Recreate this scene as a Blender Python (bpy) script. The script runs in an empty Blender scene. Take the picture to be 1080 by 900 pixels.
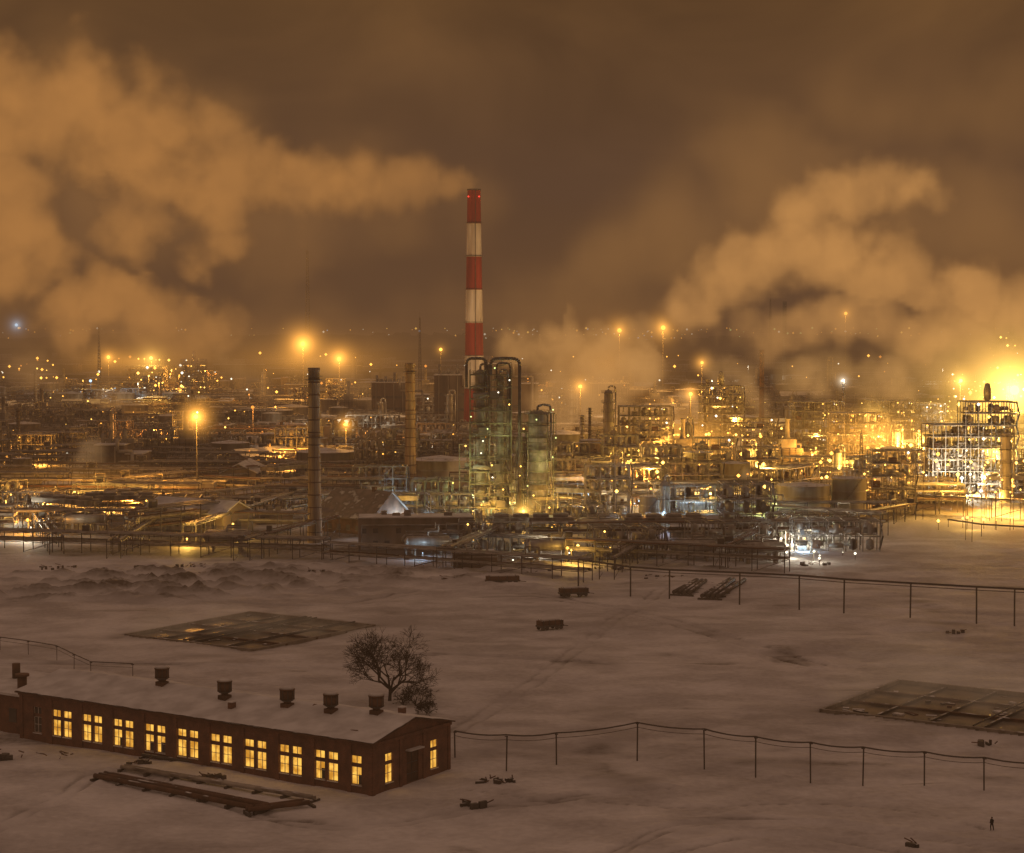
import bpy, math, random
import numpy as np
from mathutils import Vector, Matrix
random.seed(11)
rng=np.random.default_rng(5)
F=2100.0; H=67.0; CX,CY=540.0,450.0
TH=math.atan(110/F); cT,sT=math.cos(TH),math.sin(TH)
SC=bpy.context.scene
def ray(px,py):
    x=(px-CX)/F; y=(CY-py)/F
    return Vector((x,cT+y*sT,-sT+y*cT))
def G(px,py,z=0.0):
    d=ray(px,py); t=(z-H)/d.z
    return Vector((d.x*t,d.y*t,z))
def W(px,py,Y):
    d=ray(px,py); t=Y/d.y
    return Vector((d.x*t,Y,H+d.z*t))
def ZT(Y,py): return W(540,py,Y).z
def proj(x,y,z=0):
    v=Vector((x,y,z-H)); f=v.y*cT-v.z*sT; u=v.y*sT+v.z*cT
    return CX+F*v.x/f, CY-F*u/f
# ---------------------------------------------------------------- materials
def newmat(name):
    m=bpy.data.materials.new(name); m.use_nodes=True
    nt=m.node_tree; nt.nodes.clear()
    return m,nt
def N(nt,t,**k):
    n=nt.nodes.new(t)
    for a,b in k.items(): setattr(n,a,b)
    return n
def math_(nt,op,a,b=None,c=None,clamp=False):
    n=nt.nodes.new('ShaderNodeMath'); n.operation=op; n.use_clamp=clamp
    for i,v in enumerate((a,b,c)):
        if v is None: continue
        if isinstance(v,(int,float)): n.inputs[i].default_value=v
        else: nt.links.new(v,n.inputs[i])
    return n.outputs[0]
def mixc(nt,f,a,b):
    n=nt.nodes.new('ShaderNodeMix'); n.data_type='RGBA'
    for s,v in ((n.inputs[0],f),(n.inputs[6],a),(n.inputs[7],b)):
        if isinstance(v,(int,float)): s.default_value=v
        elif isinstance(v,tuple): s.default_value=(*v[:3],1)
        else: nt.links.new(v,s)
    return n.outputs[2]
def surf(name,base,base2=None,rough=0.7,scale=0.4,metal=0.0,snow=0.0,bump=0.0,streak=False):
    m,nt=newmat(name)
    out=N(nt,'ShaderNodeOutputMaterial'); p=N(nt,'ShaderNodeBsdfPrincipled')
    p.inputs['Roughness'].default_value=rough; p.inputs['Metallic'].default_value=metal
    geo=N(nt,'ShaderNodeNewGeometry')
    mp=N(nt,'ShaderNodeMapping'); nt.links.new(geo.outputs['Position'],mp.inputs[0])
    if streak: mp.inputs['Scale'].default_value=(1,1,0.12)
    no=N(nt,'ShaderNodeTexNoise'); no.inputs['Scale'].default_value=scale; no.inputs['Detail'].default_value=2.5
    nt.links.new(mp.outputs[0],no.inputs['Vector'])
    if base2 is None: base2=tuple(c*0.5 for c in base)
    f=math_(nt,'MULTIPLY_ADD',no.outputs[0],3.0,-1.0,True)
    col=mixc(nt,f,base2,base)
    if snow>0:
        sx=N(nt,'ShaderNodeSeparateXYZ'); nt.links.new(geo.outputs['Normal'],sx.inputs[0])
        a=math_(nt,'MULTIPLY_ADD',sx.outputs[2],5.0,-3.2,True)
        b=math_(nt,'MULTIPLY_ADD',no.outputs[0],-8.0,4.0+ (snow-0.5)*5,True)
        col=mixc(nt,math_(nt,'MULTIPLY',a,b),col,(0.72,0.72,0.74))
    nt.links.new(col,p.inputs['Base Color'])
    if bump>0:
        b=N(nt,'ShaderNodeBump'); b.inputs['Strength'].default_value=bump; b.inputs['Distance'].default_value=0.1
        nt.links.new(no.outputs[0],b.inputs['Height']); nt.links.new(b.outputs[0],p.inputs['Normal'])
    nt.links.new(p.outputs[0],out.inputs[0])
    return m
def emis(name,col,st,samp='NONE'):
    m,nt=newmat(name)
    out=N(nt,'ShaderNodeOutputMaterial'); e=N(nt,'ShaderNodeEmission')
    e.inputs[0].default_value=(*col,1); e.inputs[1].default_value=st
    nt.links.new(e.outputs[0],out.inputs[0])
    m.cycles.emission_sampling=samp
    return m
M={}
M['dark']=surf('dark_steel',(0.12,0.105,0.09),rough=.6,snow=.5)
M['steel']=surf('painted_steel',(0.32,0.29,0.25),rough=.5,snow=.45)
M['pipe']=surf('insulated_pipe',(0.46,0.42,0.36),(0.18,0.15,0.12),rough=.4,metal=.2,snow=.45)
M['silver']=surf('vessel_cladding',(0.46,0.43,0.38),(0.2,0.175,0.15),rough=.4,metal=.25,streak=True,snow=.3)
M['tank']=surf('tank_paint',(0.44,0.40,0.33),(0.22,0.18,0.13),rough=.6,streak=True,snow=.8,scale=.3)
M['conc']=surf('concrete',(0.38,0.34,0.29),(0.2,0.17,0.13),rough=.9,streak=True,scale=.5,snow=.4)
M['brickstack']=surf('stack_brick',(0.42,0.32,0.22),(0.22,0.155,0.10),rough=.9,streak=True,scale=.8)
M['block']=surf('panel_wall',(0.32,0.25,0.19),(0.17,0.14,0.10),rough=.9,streak=True,scale=.25,snow=.75)
M['hall']=surf('sooty_hall_wall',(0.2,0.15,0.11),(0.1,0.08,0.06),rough=.9,streak=True,scale=.15,snow=.8)
M['rust']=surf('rusty_metal',(0.18,0.10,0.06),(0.07,0.045,0.03),rough=.85,snow=.45)
M['shedroof']=surf('sheet_roof',(0.24,0.20,0.17),(0.11,0.09,0.075),rough=.7,scale=.35,snow=.42)
M['roof']=surf('roof_snow',(0.78,0.78,0.79),(0.55,0.54,0.54),rough=.8,scale=.3,bump=.6)
M['red']=surf('red_paint',(0.36,0.04,0.025),(0.2,0.02,0.015),rough=.7,streak=True,scale=.3)
M['white']=surf('white_paint',(0.8,0.77,0.72),(0.5,0.45,0.4),rough=.7,streak=True,scale=.3)
M['green']=surf('green_steel',(0.17,0.17,0.09),(0.08,0.08,0.045),rough=.5)
M['bark']=surf('bark',(0.07,0.055,0.04),rough=.9)
M['cloth']=surf('dark_cloth',(0.03,0.03,0.035),rough=.9,scale=4)
M['skin']=surf('skin_tone',(0.5,0.33,0.25),(0.45,0.3,0.22),rough=.6,scale=4)
M['far']=surf('distant_dark',(0.06,0.055,0.05),(0.03,0.028,0.025),rough=1,scale=.05)
OR=(1,.42,.06); YE=(1,.55,.10); WH=(1,.90,.68); BL=(.55,.78,1); GR=(.85,1,.35); DO=(1,.33,.05)
M['eo']=emis('sodium_lamp',OR,6); M['ey']=emis('yellow_lamp',YE,7); M['ew']=emis('white_lamp',WH,4)
M['eb']=emis('blue_white_lamp',BL,3); M['eg']=emis('green_lamp',GR,2.5); M['er']=emis('red_beacon',(1,.05,.03),3)
M['ed']=emis('dim_orange_lamp',DO,2.2)
def brick_mat():
    m,nt=newmat('red_brick')
    out=N(nt,'ShaderNodeOutputMaterial'); p=N(nt,'ShaderNodeBsdfPrincipled'); p.inputs['Roughness'].default_value=.9
    tc=N(nt,'ShaderNodeTexCoord'); sep=N(nt,'ShaderNodeSeparateXYZ'); nt.links.new(tc.outputs['Object'],sep.inputs[0])
    u=math_(nt,'ADD',sep.outputs[0],sep.outputs[1]); cb=N(nt,'ShaderNodeCombineXYZ')
    nt.links.new(u,cb.inputs[0]); nt.links.new(sep.outputs[2],cb.inputs[1])
    b=N(nt,'ShaderNodeTexBrick'); b.inputs['Scale'].default_value=1
    b.inputs['Brick Width'].default_value=.26; b.inputs['Row Height'].default_value=.085; b.inputs['Mortar Size'].default_value=.01
    b.inputs['Color1'].default_value=(.29,.12,.06,1); b.inputs['Color2'].default_value=(.19,.08,.045,1); b.inputs['Mortar'].default_value=(.24,.19,.15,1)
    nt.links.new(cb.outputs[0],b.inputs['Vector'])
    no=N(nt,'ShaderNodeTexNoise'); no.inputs['Scale'].default_value=.5; no.inputs['Detail'].default_value=6
    nt.links.new(tc.outputs['Object'],no.inputs['Vector'])
    f=math_(nt,'MULTIPLY_ADD',no.outputs[0],2.5,-.9,True)
    nt.links.new(mixc(nt,f,b.outputs[0],(.12,.07,.05)),p.inputs['Base Color'])
    nt.links.new(p.outputs[0],out.inputs[0]); return m
M['brick']=brick_mat()
def window_mat():
    m,nt=newmat('lit_window')
    out=N(nt,'ShaderNodeOutputMaterial'); e=N(nt,'ShaderNodeEmission')
    tc=N(nt,'ShaderNodeTexCoord'); no=N(nt,'ShaderNodeTexNoise'); no.inputs['Scale'].default_value=.7; no.inputs['Detail'].default_value=3
    nt.links.new(tc.outputs['Object'],no.inputs['Vector'])
    f=math_(nt,'MULTIPLY_ADD',no.outputs[0],4,-1.5,True)
    nt.links.new(mixc(nt,f,(.5,.21,.02),(1,.54,.09)),e.inputs[0]); e.inputs[1].default_value=1.3
    nt.links.new(e.outputs[0],out.inputs[0]); return m
M['win']=window_mat()
M['wino']=emis('plant_window',(1,.55,.2),.4)
# ---------------------------------------------------------------- mesh builder
class MB:
    def __init__(s): s.v=[];s.f=[];s.m=[];s.sm=[];s.mats=[]
    def mi(s,k):
        if k not in s.mats: s.mats.append(k)
        return s.mats.index(k)
    def add(s,vs,fs,k,smooth=False):
        b=len(s.v); s.v+=vs; i=s.mi(k)
        for f in fs: s.f.append(tuple(b+q for q in f)); s.m.append(i); s.sm.append(smooth)
    def box(s,x,y,z,sx,sy,sz,k,rot=0.0):
        c,q=math.cos(rot),math.sin(rot); vs=[]
        for dz in (0,sz):
            for a,b in ((-1,-1),(1,-1),(1,1),(-1,1)):
                u,v=a*sx/2,b*sy/2
                vs.append((x+u*c-v*q,y+u*q+v*c,z+dz))
        s.add(vs,[(0,3,2,1),(4,5,6,7),(0,1,5,4),(1,2,6,5),(2,3,7,6),(3,0,4,7)],k)
    def bx(s,x0,y0,z0,x1,y1,z1,k): s.box((x0+x1)/2,(y0+y1)/2,z0,x1-x0,y1-y0,z1-z0,k)
    def cyl(s,p0,p1,r,k,r1=None,n=8,cap=True):
        p0=Vector(p0);p1=Vector(p1); r1=r if r1 is None else r1
        d=p1-p0
        if d.length<1e-6: return
        d.normalize(); a=Vector((0,0,1)) if abs(d.z)<.9 else Vector((1,0,0))
        u=d.cross(a).normalized(); w=d.cross(u); vs=[]
        off=math.pi/4 if n==4 else 0
        for p,rr in ((p0,r),(p1,r1)):
            for i in range(n):
                t=2*math.pi*i/n+off; vs.append(tuple(p+u*(rr*math.cos(t))+w*(rr*math.sin(t))))
        s.add(vs,[(i,(i+1)%n,n+(i+1)%n,n+i) for i in range(n)],k,n>=8)
        if cap:
            b=len(s.v)-2*n; i=s.mi(k)
            s.f.append(tuple(b+q for q in range(n-1,-1,-1))); s.m.append(i); s.sm.append(False)
            s.f.append(tuple(b+n+q for q in range(n))); s.m.append(i); s.sm.append(False)
    def lathe(s,x,y,prof,k,n=16):
        vs=[]
        for r,z in prof:
            for i in range(n):
                t=2*math.pi*i/n; vs.append((x+r*math.cos(t),y+r*math.sin(t),z))
        fs=[]
        for j in range(len(prof)-1):
            for i in range(n):
                fs.append((j*n+i,j*n+(i+1)%n,(j+1)*n+(i+1)%n,(j+1)*n+i))
        s.add(vs,fs,k,True)
    def poly(s,pts,r,k,n=6):
        for a,b in zip(pts[:-1],pts[1:]): s.cyl(a,b,r,k,n=n)
    def ball(s,x,y,z,r,k):
        s.add([(x+r,y,z),(x-r,y,z),(x,y+r,z),(x,y-r,z),(x,y,z+r),(x,y,z-r)],
          [(0,2,4),(2,1,4),(1,3,4),(3,0,4),(2,0,5),(1,2,5),(3,1,5),(0,3,5)],k)
    def sph(s,c,r,k,n=8,zs=1.0):
        prof=[(max(.001,r*math.sin(math.pi*j/6)),c[2]-r*zs*math.cos(math.pi*j/6)) for j in range(7)]
        s.lathe(c[0],c[1],prof,k,n)
    def mesh(s,name):
        me=bpy.data.meshes.new(name); me.from_pydata([tuple(v) for v in s.v],[],s.f)
        for k in s.mats: me.materials.append(M[k])
        me.polygons.foreach_set('material_index',s.m); me.polygons.foreach_set('use_smooth',s.sm); me.update()
        return me
    def obj(s,name,loc=(0,0,0),rot=0,parent=None): return place(s.mesh(name),name,loc,rot,parent)
def place(me,name,loc=(0,0,0),rot=0,parent=None):
    o=bpy.data.objects.new(name,me); o.location=loc; o.rotation_euler=(0,0,rot)
    SC.collection.objects.link(o)
    if parent: o.parent=parent
    return o
def empty(name,loc=(0,0,0),rot=0):
    o=bpy.data.objects.new(name,None); o.location=loc; o.rotation_euler=(0,0,rot); SC.collection.objects.link(o); return o
def R(a,b): return random.uniform(a,b)
# ---------------------------------------------------------------- ground
SA=math.radians(56.3)
ax=np.array([math.cos(SA),math.sin(SA)]); bx_=np.array([math.sin(SA),-math.cos(SA)])
def vnoise(x,y,seed):
    g=np.random.default_rng(seed).random((256,256))
    xi=np.floor(x).astype(int); yi=np.floor(y).astype(int); fx=x-xi; fy=y-yi
    fx=fx*fx*(3-2*fx); fy=fy*fy*(3-2*fy)
    a=g[xi&255,yi&255];b=g[(xi+1)&255,yi&255];c=g[xi&255,(yi+1)&255];d=g[(xi+1)&255,(yi+1)&255]
    return (a*(1-fx)+b*fx)*(1-fy)+(c*(1-fx)+d*fx)*fy
def fbm(x,y,s,o=4):
    t=0;a=.5
    for i in range(o): t=t+a*vnoise(x*2**i+17*i,y*2**i+5*i,s+i); a*=.5
    return t
basins=[(np.array([-82.7,424.0]),40.0,36.0),(np.array([53.5,341.0]),34.0,75.0)]
tracks=[([(-60,905),(60,842),(130,815),(330,868),(520,850),(700,832)],1.2,.9),
 ([(640,905),(720,872),(860,868),(1110,905)],.9,.7),
 ([(480,770),(560,720),(640,660),(700,620)],1.4,.7),
 ([(-40,640),(120,628),(330,640),(480,622),(640,640),(860,700)],2.2,.8),
 ([(0,700),(140,700),(330,705),(470,690),(640,700)],1.0,.6),
 ([(700,905),(820,880),(960,900)],.4,.8)]
def ground():
    ys=np.concatenate([np.linspace(-400,200,12,endpoint=False),np.arange(200,620,1.0),620*np.geomspace(1,60,190)])
    t=np.linspace(-1,1,760)
    Yg,Tg=np.meshgrid(ys,t,indexing='ij')
    Xg=Tg*(np.abs(Yg)*.5+70)
    x,y=Xg.ravel(),Yg.ravel()
    near=np.clip((620-y)/80,0,1)
    z=near*((fbm(x/22,y/22,1)-.5)*1.4+(fbm(x/5,y/5,9,3)-.5)*.4)
    dirt=np.zeros_like(z)
    pile=np.exp(-((x+75)/60)**2-((y-520)/26)**2)+.8*np.exp(-((x+110)/50)**2-((y-490)/12)**2)+.5*np.exp(-((x-20)/60)**2-((y-540)/18)**2)
    n=fbm(x/6,y/4,30); z+=pile*np.clip(n-.45,0,1)*9; dirt+=pile*np.clip(n-.45,0,1)*3
    for pts,w,s_ in tracks:
        P=[np.array(G(a,b))[:2] for a,b in pts]; Q=[]
        for i in range(len(P)-1):
            p0=P[max(i-1,0)];p1=P[i];p2=P[i+1];p3=P[min(i+2,len(P)-1)]
            for s in np.linspace(0,1,8,endpoint=False):
                Q.append(.5*((2*p1)+(-p0+p2)*s+(2*p0-5*p1+4*p2-p3)*s*s+(-p0+3*p1-3*p2+p3)*s**3))
        Q.append(P[-1]); dm=np.full_like(x,1e9)
        for a,b in zip(Q[:-1],Q[1:]):
            d=b-a; L=d@d
            k=np.clip(((x-a[0])*d[0]+(y-a[1])*d[1])/L,0,1)
            dm=np.minimum(dm,np.hypot(x-a[0]-k*d[0],y-a[1]-k*d[1]))
        wob=dm+ (vnoise(x/3,y/3,77)-.5)*.8
        cut=s_*(np.exp(-((wob-w)/.55)**2)+np.exp(-(wob/ (w*1.3))**4)*.3)
        z-=cut*.3; z+=s_*np.exp(-((wob-w-1.3)/.6)**2)*.2; dirt+=cut*.4*np.clip(fbm(x/9,y/9,55)*2.2-.4,0,1)
    fp=[(1046,876),(1000,862),(930,850),(840,845),(760,852),(660,848),(560,842),(480,830)]
    FP=[np.array(G(a,b))[:2] for a,b in fp]
    for a,b in zip(FP[:-1],FP[1:]):
        L=np.linalg.norm(b-a)
        for i in range(int(L/1.4)):
            c=a+(b-a)*i/(L/1.4)+np.array([.2*(-1)**i,0]); s=(np.abs(x-c[0])<1.5)&(np.abs(y-c[1])<1.5)
            z[s]-=.25*np.exp(-((x[s]-c[0])**2+(y[s]-c[1])**2)/.3); dirt[s]+=.35*np.exp(-((x[s]-c[0])**2+(y[s]-c[1])**2)/.4)
    for o,la,lb in basins:
        a=(x-o[0])*ax[0]+(y-o[1])*ax[1]; b=(x-o[0])*bx_[0]+(y-o[1])*bx_[1]
        ins=(a>-.4)&(a<la+.4)&(b>-.4)&(b<lb+.4)
        z=np.where(ins,-1.2,z)
        dd=np.maximum(np.maximum(-a,a-la),np.maximum(-b,b-lb))
        dirt+=np.where(ins,0,np.exp(-np.clip(dd,0,50)/3.0)*.5)
    px=CX+F*x/np.maximum(y,1); front=np.interp(px,[0,340,560,830,960,1080],[585,590,598,590,552,545])
    yf=H*F/(front-340)
    k=np.clip((y-yf+15)/40,0,1); dirt+=k*(.1+1.1*np.clip(fbm(x/25,y/25,91)*2.4-.75,0,1))
    far=np.clip((y-1400)/1200,0,1); dirt+=far*.6
    dirt+=near*np.clip(fbm(x/14,y/10,61)-.60,0,1)*2.2
    dirt+=near*np.clip(fbm(x/30,y/3.5,71)-.62,0,1)*2.0
    dirt=np.clip(dirt,0,1)
    var=np.clip(fbm(x/9,y/6,201,5)*2.4-.7,0,1)*.6+np.clip(fbm(x/60,y/40,211,3)*2.4-.7,0,1)*.4
    ny,nx=Yg.shape
    idx=np.arange(ny*nx).reshape(ny,nx)
    q=np.stack([idx[:-1,:-1],idx[:-1,1:],idx[1:,1:],idx[1:,:-1]],-1).reshape(-1,4)
    me=bpy.data.meshes.new('snow_ground')
    me.vertices.add(ny*nx); me.vertices.foreach_set('co',np.stack([x,y,z],1).ravel())
    me.loops.add(q.size); me.loops.foreach_set('vertex_index',q.ravel())
    me.polygons.add(len(q)); me.polygons.foreach_set('loop_start',np.arange(0,q.size,4)); me.polygons.foreach_set('loop_total',np.full(len(q),4))
    me.polygons.foreach_set('use_smooth',np.ones(len(q),bool))
    at=me.attributes.new('dirt','FLOAT','POINT'); at.data.foreach_set('value',dirt)
    at=me.attributes.new('var','FLOAT','POINT'); at.data.foreach_set('value',var)
    me.update(); me.validate()
    m,nt=newmat('snow')
    out=N(nt,'ShaderNodeOutputMaterial'); p=N(nt,'ShaderNodeBsdfPrincipled'); p.inputs['Roughness'].default_value=.75
    p.inputs['Specular IOR Level'].default_value=.2
    geo=N(nt,'ShaderNodeNewGeometry'); A=N(nt,'ShaderNodeAttribute',attribute_name='dirt'); V=N(nt,'ShaderNodeAttribute',attribute_name='var')
    n2=N(nt,'ShaderNodeTexNoise'); n2.inputs['Scale'].default_value=.8; n2.inputs['Detail'].default_value=3; nt.links.new(geo.outputs['Position'],n2.inputs['Vector'])
    clean=mixc(nt,math_(nt,'MULTIPLY_ADD',n2.outputs[0],.8,math_(nt,'MULTIPLY_ADD',V.outputs['Fac'],1.1,-.45),True),(.45,.43,.43),(.82,.81,.82))
    d=math_(nt,'ADD',A.outputs['Fac'],math_(nt,'MULTIPLY_ADD',n2.outputs[0],.9,-.45))
    d=math_(nt,'MULTIPLY',math_(nt,'MULTIPLY_ADD',d,1.3,-.05,True),math_(nt,'MULTIPLY',A.outputs['Fac'],3.0,None,True))
    nt.links.new(mixc(nt,d,clean,(.13,.11,.09)),p.inputs['Base Color'])
    b2=N(nt,'ShaderNodeBump'); b2.inputs['Strength'].default_value=.7; b2.inputs['Distance'].default_value=.3
    nt.links.new(n2.outputs[0],b2.inputs['Height'])
    nt.links.new(b2.outputs[0],p.inputs['Normal']); nt.links.new(p.outputs[0],out.inputs[0])
    me.materials.append(m); place(me,'snow_ground')
ground()
# ---------------------------------------------------------------- settling basins
def water_mat():
    m,nt=newmat('basin_water')
    out=N(nt,'ShaderNodeOutputMaterial'); p=N(nt,'ShaderNodeBsdfPrincipled'); p.inputs['Roughness'].default_value=.35
    geo=N(nt,'ShaderNodeNewGeometry'); no=N(nt,'ShaderNodeTexNoise'); no.inputs['Scale'].default_value=.25; no.inputs['Detail'].default_value=5
    nt.links.new(geo.outputs['Position'],no.inputs['Vector'])
    nt.links.new(mixc(nt,math_(nt,'MULTIPLY_ADD',no.outputs[0],4,-1.6,True),(.035,.028,.018),(.19,.145,.085)),p.inputs['Base Color'])
    nt.links.new(p.outputs[0],out.inputs[0]); return m
M['water']=water_mat()
for o,la,lb in basins:
    b=MB(); b.bx(0,-lb,-1.0,la,0,-.35,'water')
    na=max(3,int(la/10)); nb=max(4,int(lb/9))
    for i in range(na+1):
        x=la*i/na; edge=i in(0,na); b.bx(x-.3,-lb-.3,-1.3,x+.3,.3,.3 if edge else .05,'conc' if edge else 'rust')
    for j in range(nb+1):
        y=-lb*j/nb; e=j in(0,nb); b.bx(-.3,y-.22,-1.29,la+.3,y+.22,.303 if e else .02,'conc' if e else 'dark')
    for k in range(5):
        y=-R(3,lb-3); b.cyl((0,y,.5),(la,y,.5),.15,'dark',n=5)
    for k in range(int(lb*.7)):
        x,y=R(1,la-1),-R(1,lb-1); b.box(x,y,-.36,R(.5,3),R(.3,1.4),R(.05,.3),random.choice(('rust','dark','roof')),R(0,3))
    b.obj('settling_basin',(o[0],o[1],0),SA)
# ---------------------------------------------------------------- brick building
def wall(b,axis,fix,thick,u0,u1,z0,z1,ops,k):
    def bb(a,c,za,zb):
        if axis=='y': b.bx(fix,a,za,fix+thick,c,zb,k)
        else: b.bx(a,fix,za,c,fix+thick,zb,k)
    u=u0
    for a,c,za,zb in sorted(ops):
        bb(u,a,z0,z1); bb(a,c,z0,za); bb(a,c,zb,z1); u=c
    bb(u,u1,z0,z1)
def building():
    A=G(393,838); e=empty('brick_building',(A.x,A.y,0),SA)
    WX,LY,HE,HR=18.9,72,7.3,9.3
    WZ0,WZM,WZ1=1.0,3.6,5.2
    b=MB(); y=2.0; wins=[]
    for i in range(11):
        if i==0: wins.append((y,y+1.9)); y+=1.9+2.4; continue
        wins.append((y,y+1.85)); wins.append((y+2.4,y+4.25)); y+=6.75
    ops=[(a,c,WZ0,WZ1) for a,c in wins if c<LY-1]
    wall(b,'y',0,.5,0,LY,-.8,HE,ops,'brick')
    gops=[(3.0,4.8,WZ0,WZ1),(8.1,11.0,0,4.6),(14.0,15.8,WZ0,WZ1)]
    wall(b,'x',0,.5,.5,WX-.5,-.8,HE,gops,'brick')
    b.bx(WX-.5,0,-.8,WX,LY,HE,'brick'); b.bx(.5,LY-.5,-.8,WX-.5,LY,HE,'brick')
    for i in range(12):
        yy=[.3,4.1][i] if i<2 else 4.1+6.75*(i-1)
        if yy<LY: b.bx(-.18,yy-.35,-.8,-.003,yy+.35,HE-.5,'brick')
    b.bx(-.25,-.25,HE-.5,-.004,LY+.2,HE-.02,'brick'); b.bx(-.004,-.25,HE-.5,WX+.2,-.004,HE-.02,'brick')
    for x in (.2,6.6,12.3,WX-.3): b.bx(x-.3,-.16,-.8,x+.3,-.003,HE-.5,'brick')
    for yy in (.003,LY-.5):
        b.add([(0,yy,HE),(WX,yy,HE),(WX/2,yy,HR),(0,yy+.49,HE),(WX,yy+.49,HE),(WX/2,yy+.49,HR)],[(0,1,2),(3,5,4),(0,2,5,3),(1,4,5,2)],'brick')
    b.obj('walls',parent=e)
    w=MB()
    for a,c,za,zb in ops:
        w.bx(.34,a,za,.38,c,zb,'win' if random.random()>.05 else 'dark')
        w.bx(.16,a,WZM,.30,c,WZM+.5,'brick')
        for t in (a+.04,(a+c)/2,c-.04): w.bx(.2,t-.05,za,.29,t+.05,WZM,'white'); w.bx(.2,t-.05,WZM+.5,.29,t+.05,zb,'white')
        for z in (za,2.3,WZM-.09): w.bx(.21,a,z,.28,c,z+.08,'white')
        w.bx(.21,a,zb-.08,.28,c,zb,'white')
        w.bx(-.12,a-.1,za-.14,.15,c+.1,za-.003,'roof')
        if random.random()<.35: w.bx(.30,a+.1,za,.335,a+R(.5,1.2),za+R(.8,2),'dark')
    for a,c,za,zb in gops:
        if za==0:
            w.bx(a,.2,-.2,c,.3,zb,'rust'); w.bx((a+c)/2-.05,.15,0,(a+c)/2+.05,.19,zb,'dark')
            for z in (1.2,2.8): w.bx(a+.1,.16,z,c-.1,.195,z+.12,'dark')
            w.bx(a-.3,-.9,zb+.2,c+.3,-.02,zb+.4,'roof')
        else:
            w.bx(a,.34,za,c,.38,zb,'win'); w.bx(a,.16,WZM,c,.30,WZM+.5,'brick')
            for t in (a+.04,(a+c)/2,c-.04): w.bx(t-.045,.2,za,t+.045,.29,zb,'white')
            w.bx(a,.21,2.3,c,.28,2.38,'white'); w.bx(a-.1,-.12,za-.14,c+.1,.15,za-.003,'roof')
    w.obj('windows_and_door',parent=e)
    r=MB(); nx,ny=24,90; vs=[];fs=[]
    for j in range(ny+1):
        for i in range(nx+1):
            x=-.6+(WX+1.2)*i/nx; yy=-.6+(LY+1.2)*j/ny
            z=HE+(HR-HE)*(1-abs(x-WX/2)/(WX/2))+.38
            z+= (float(fbm(np.array([x/3]),np.array([yy/3]),3)[0])-.5)*.5 if 0<i<nx and 0<j<ny else -.06+(float(fbm(np.array([x/1.5]),np.array([yy/1.5]),3)[0])-.5)*.2
            vs.append((x,yy,z))
    for j in range(ny):
        for i in range(nx):
            q=j*(nx+1)+i; fs.append((q,q+1,q+nx+2,q+nx+1))
    r.add(vs,fs,'roof',True)
    for s in (0,1):
        x0,x1=(-.6,WX/2) if s==0 else (WX/2,WX+.6)
        z0=HE+(HR-HE)*(1-abs(x0-WX/2)/(WX/2)); z1=HE+(HR-HE)*(1-abs(x1-WX/2)/(WX/2))
        v=[(x0,-.6,z0),(x1,-.6,z1),(x1,LY+.6,z1),(x0,LY+.6,z0),(x0,-.6,z0+.2),(x1,-.6,z1+.2),(x1,LY+.6,z1+.2),(x0,LY+.6,z0+.2)]
        r.add(v,[(0,3,2,1),(4,5,6,7),(0,1,5,4),(1,2,6,5),(2,3,7,6),(3,0,4,7)],'rust')
    r.obj('snowy_roof',parent=e)
    inv=Matrix.Rotation(-SA,4,'Z')@Matrix.Translation((-A.x,-A.y,0))
    for px,py in ((171,726),(237,738),(303,747),(349,753),(397,757)):
        p=inv@G(px,py,8.9); v=MB(); X=min(max(p.x,3),WX-3); zb=HE+(HR-HE)*(1-abs(X-WX/2)/(WX/2))
        v.box(0,0,-.5,1.5,1.5,1.4,'rust'); v.cyl((0,0,.6),(0,0,1.6),.55,'rust',n=12)
        v.cyl((0,0,1.5),(0,0,2.9),1.05,'rust',n=14); v.cyl((0,0,1.2),(0,0,1.5),.75,'dark',r1=1.2,n=14)
        v.cyl((0,0,2.9),(0,0,3.1),1.2,'rust',n=14); v.cyl((0,0,3.1),(0,0,3.35),1.15,'roof',r1=.6,n=14)
        for q in range(8):
            t=q*math.pi/4; v.box(1.07*math.cos(t),1.07*math.sin(t),1.5,.08,.12,1.4,'dark',t)
        v.obj('roof_ventilator',(X,p.y,zb),parent=e)
    for yy,x in ((6,15),(30,4),(52,12)):
        v=MB(); v.box(0,0,-.6,1,.8,1.4,'brick'); v.box(0,0,.8,1.2,1,.15,'roof'); v.obj('brick_flue',(x,yy,8.6),parent=e)
    an=MB(); an.bx(2,LY+.6,-.8,18,LY+30,5.9,'brick'); an.bx(1.6,LY+.3,5.9,18.4,LY+30.4,6.3,'roof')
    for yy in (3,8,13,18): an.bx(1.95,LY+yy,1.5,1.995,LY+yy+1.8,3.8,'win' if yy in(8,) else 'dark')
    an.cyl((6,LY+6,6.2),(6,LY+6,8.3),.8,'rust',n=12); an.cyl((6,LY+6,8.3),(6,LY+6,8.7),1.2,'rust',n=12)
    an.cyl((12,LY+14,6.2),(12,LY+14,8.8),.7,'rust',n=12)
    an.obj('annex',parent=e)
building()
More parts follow.
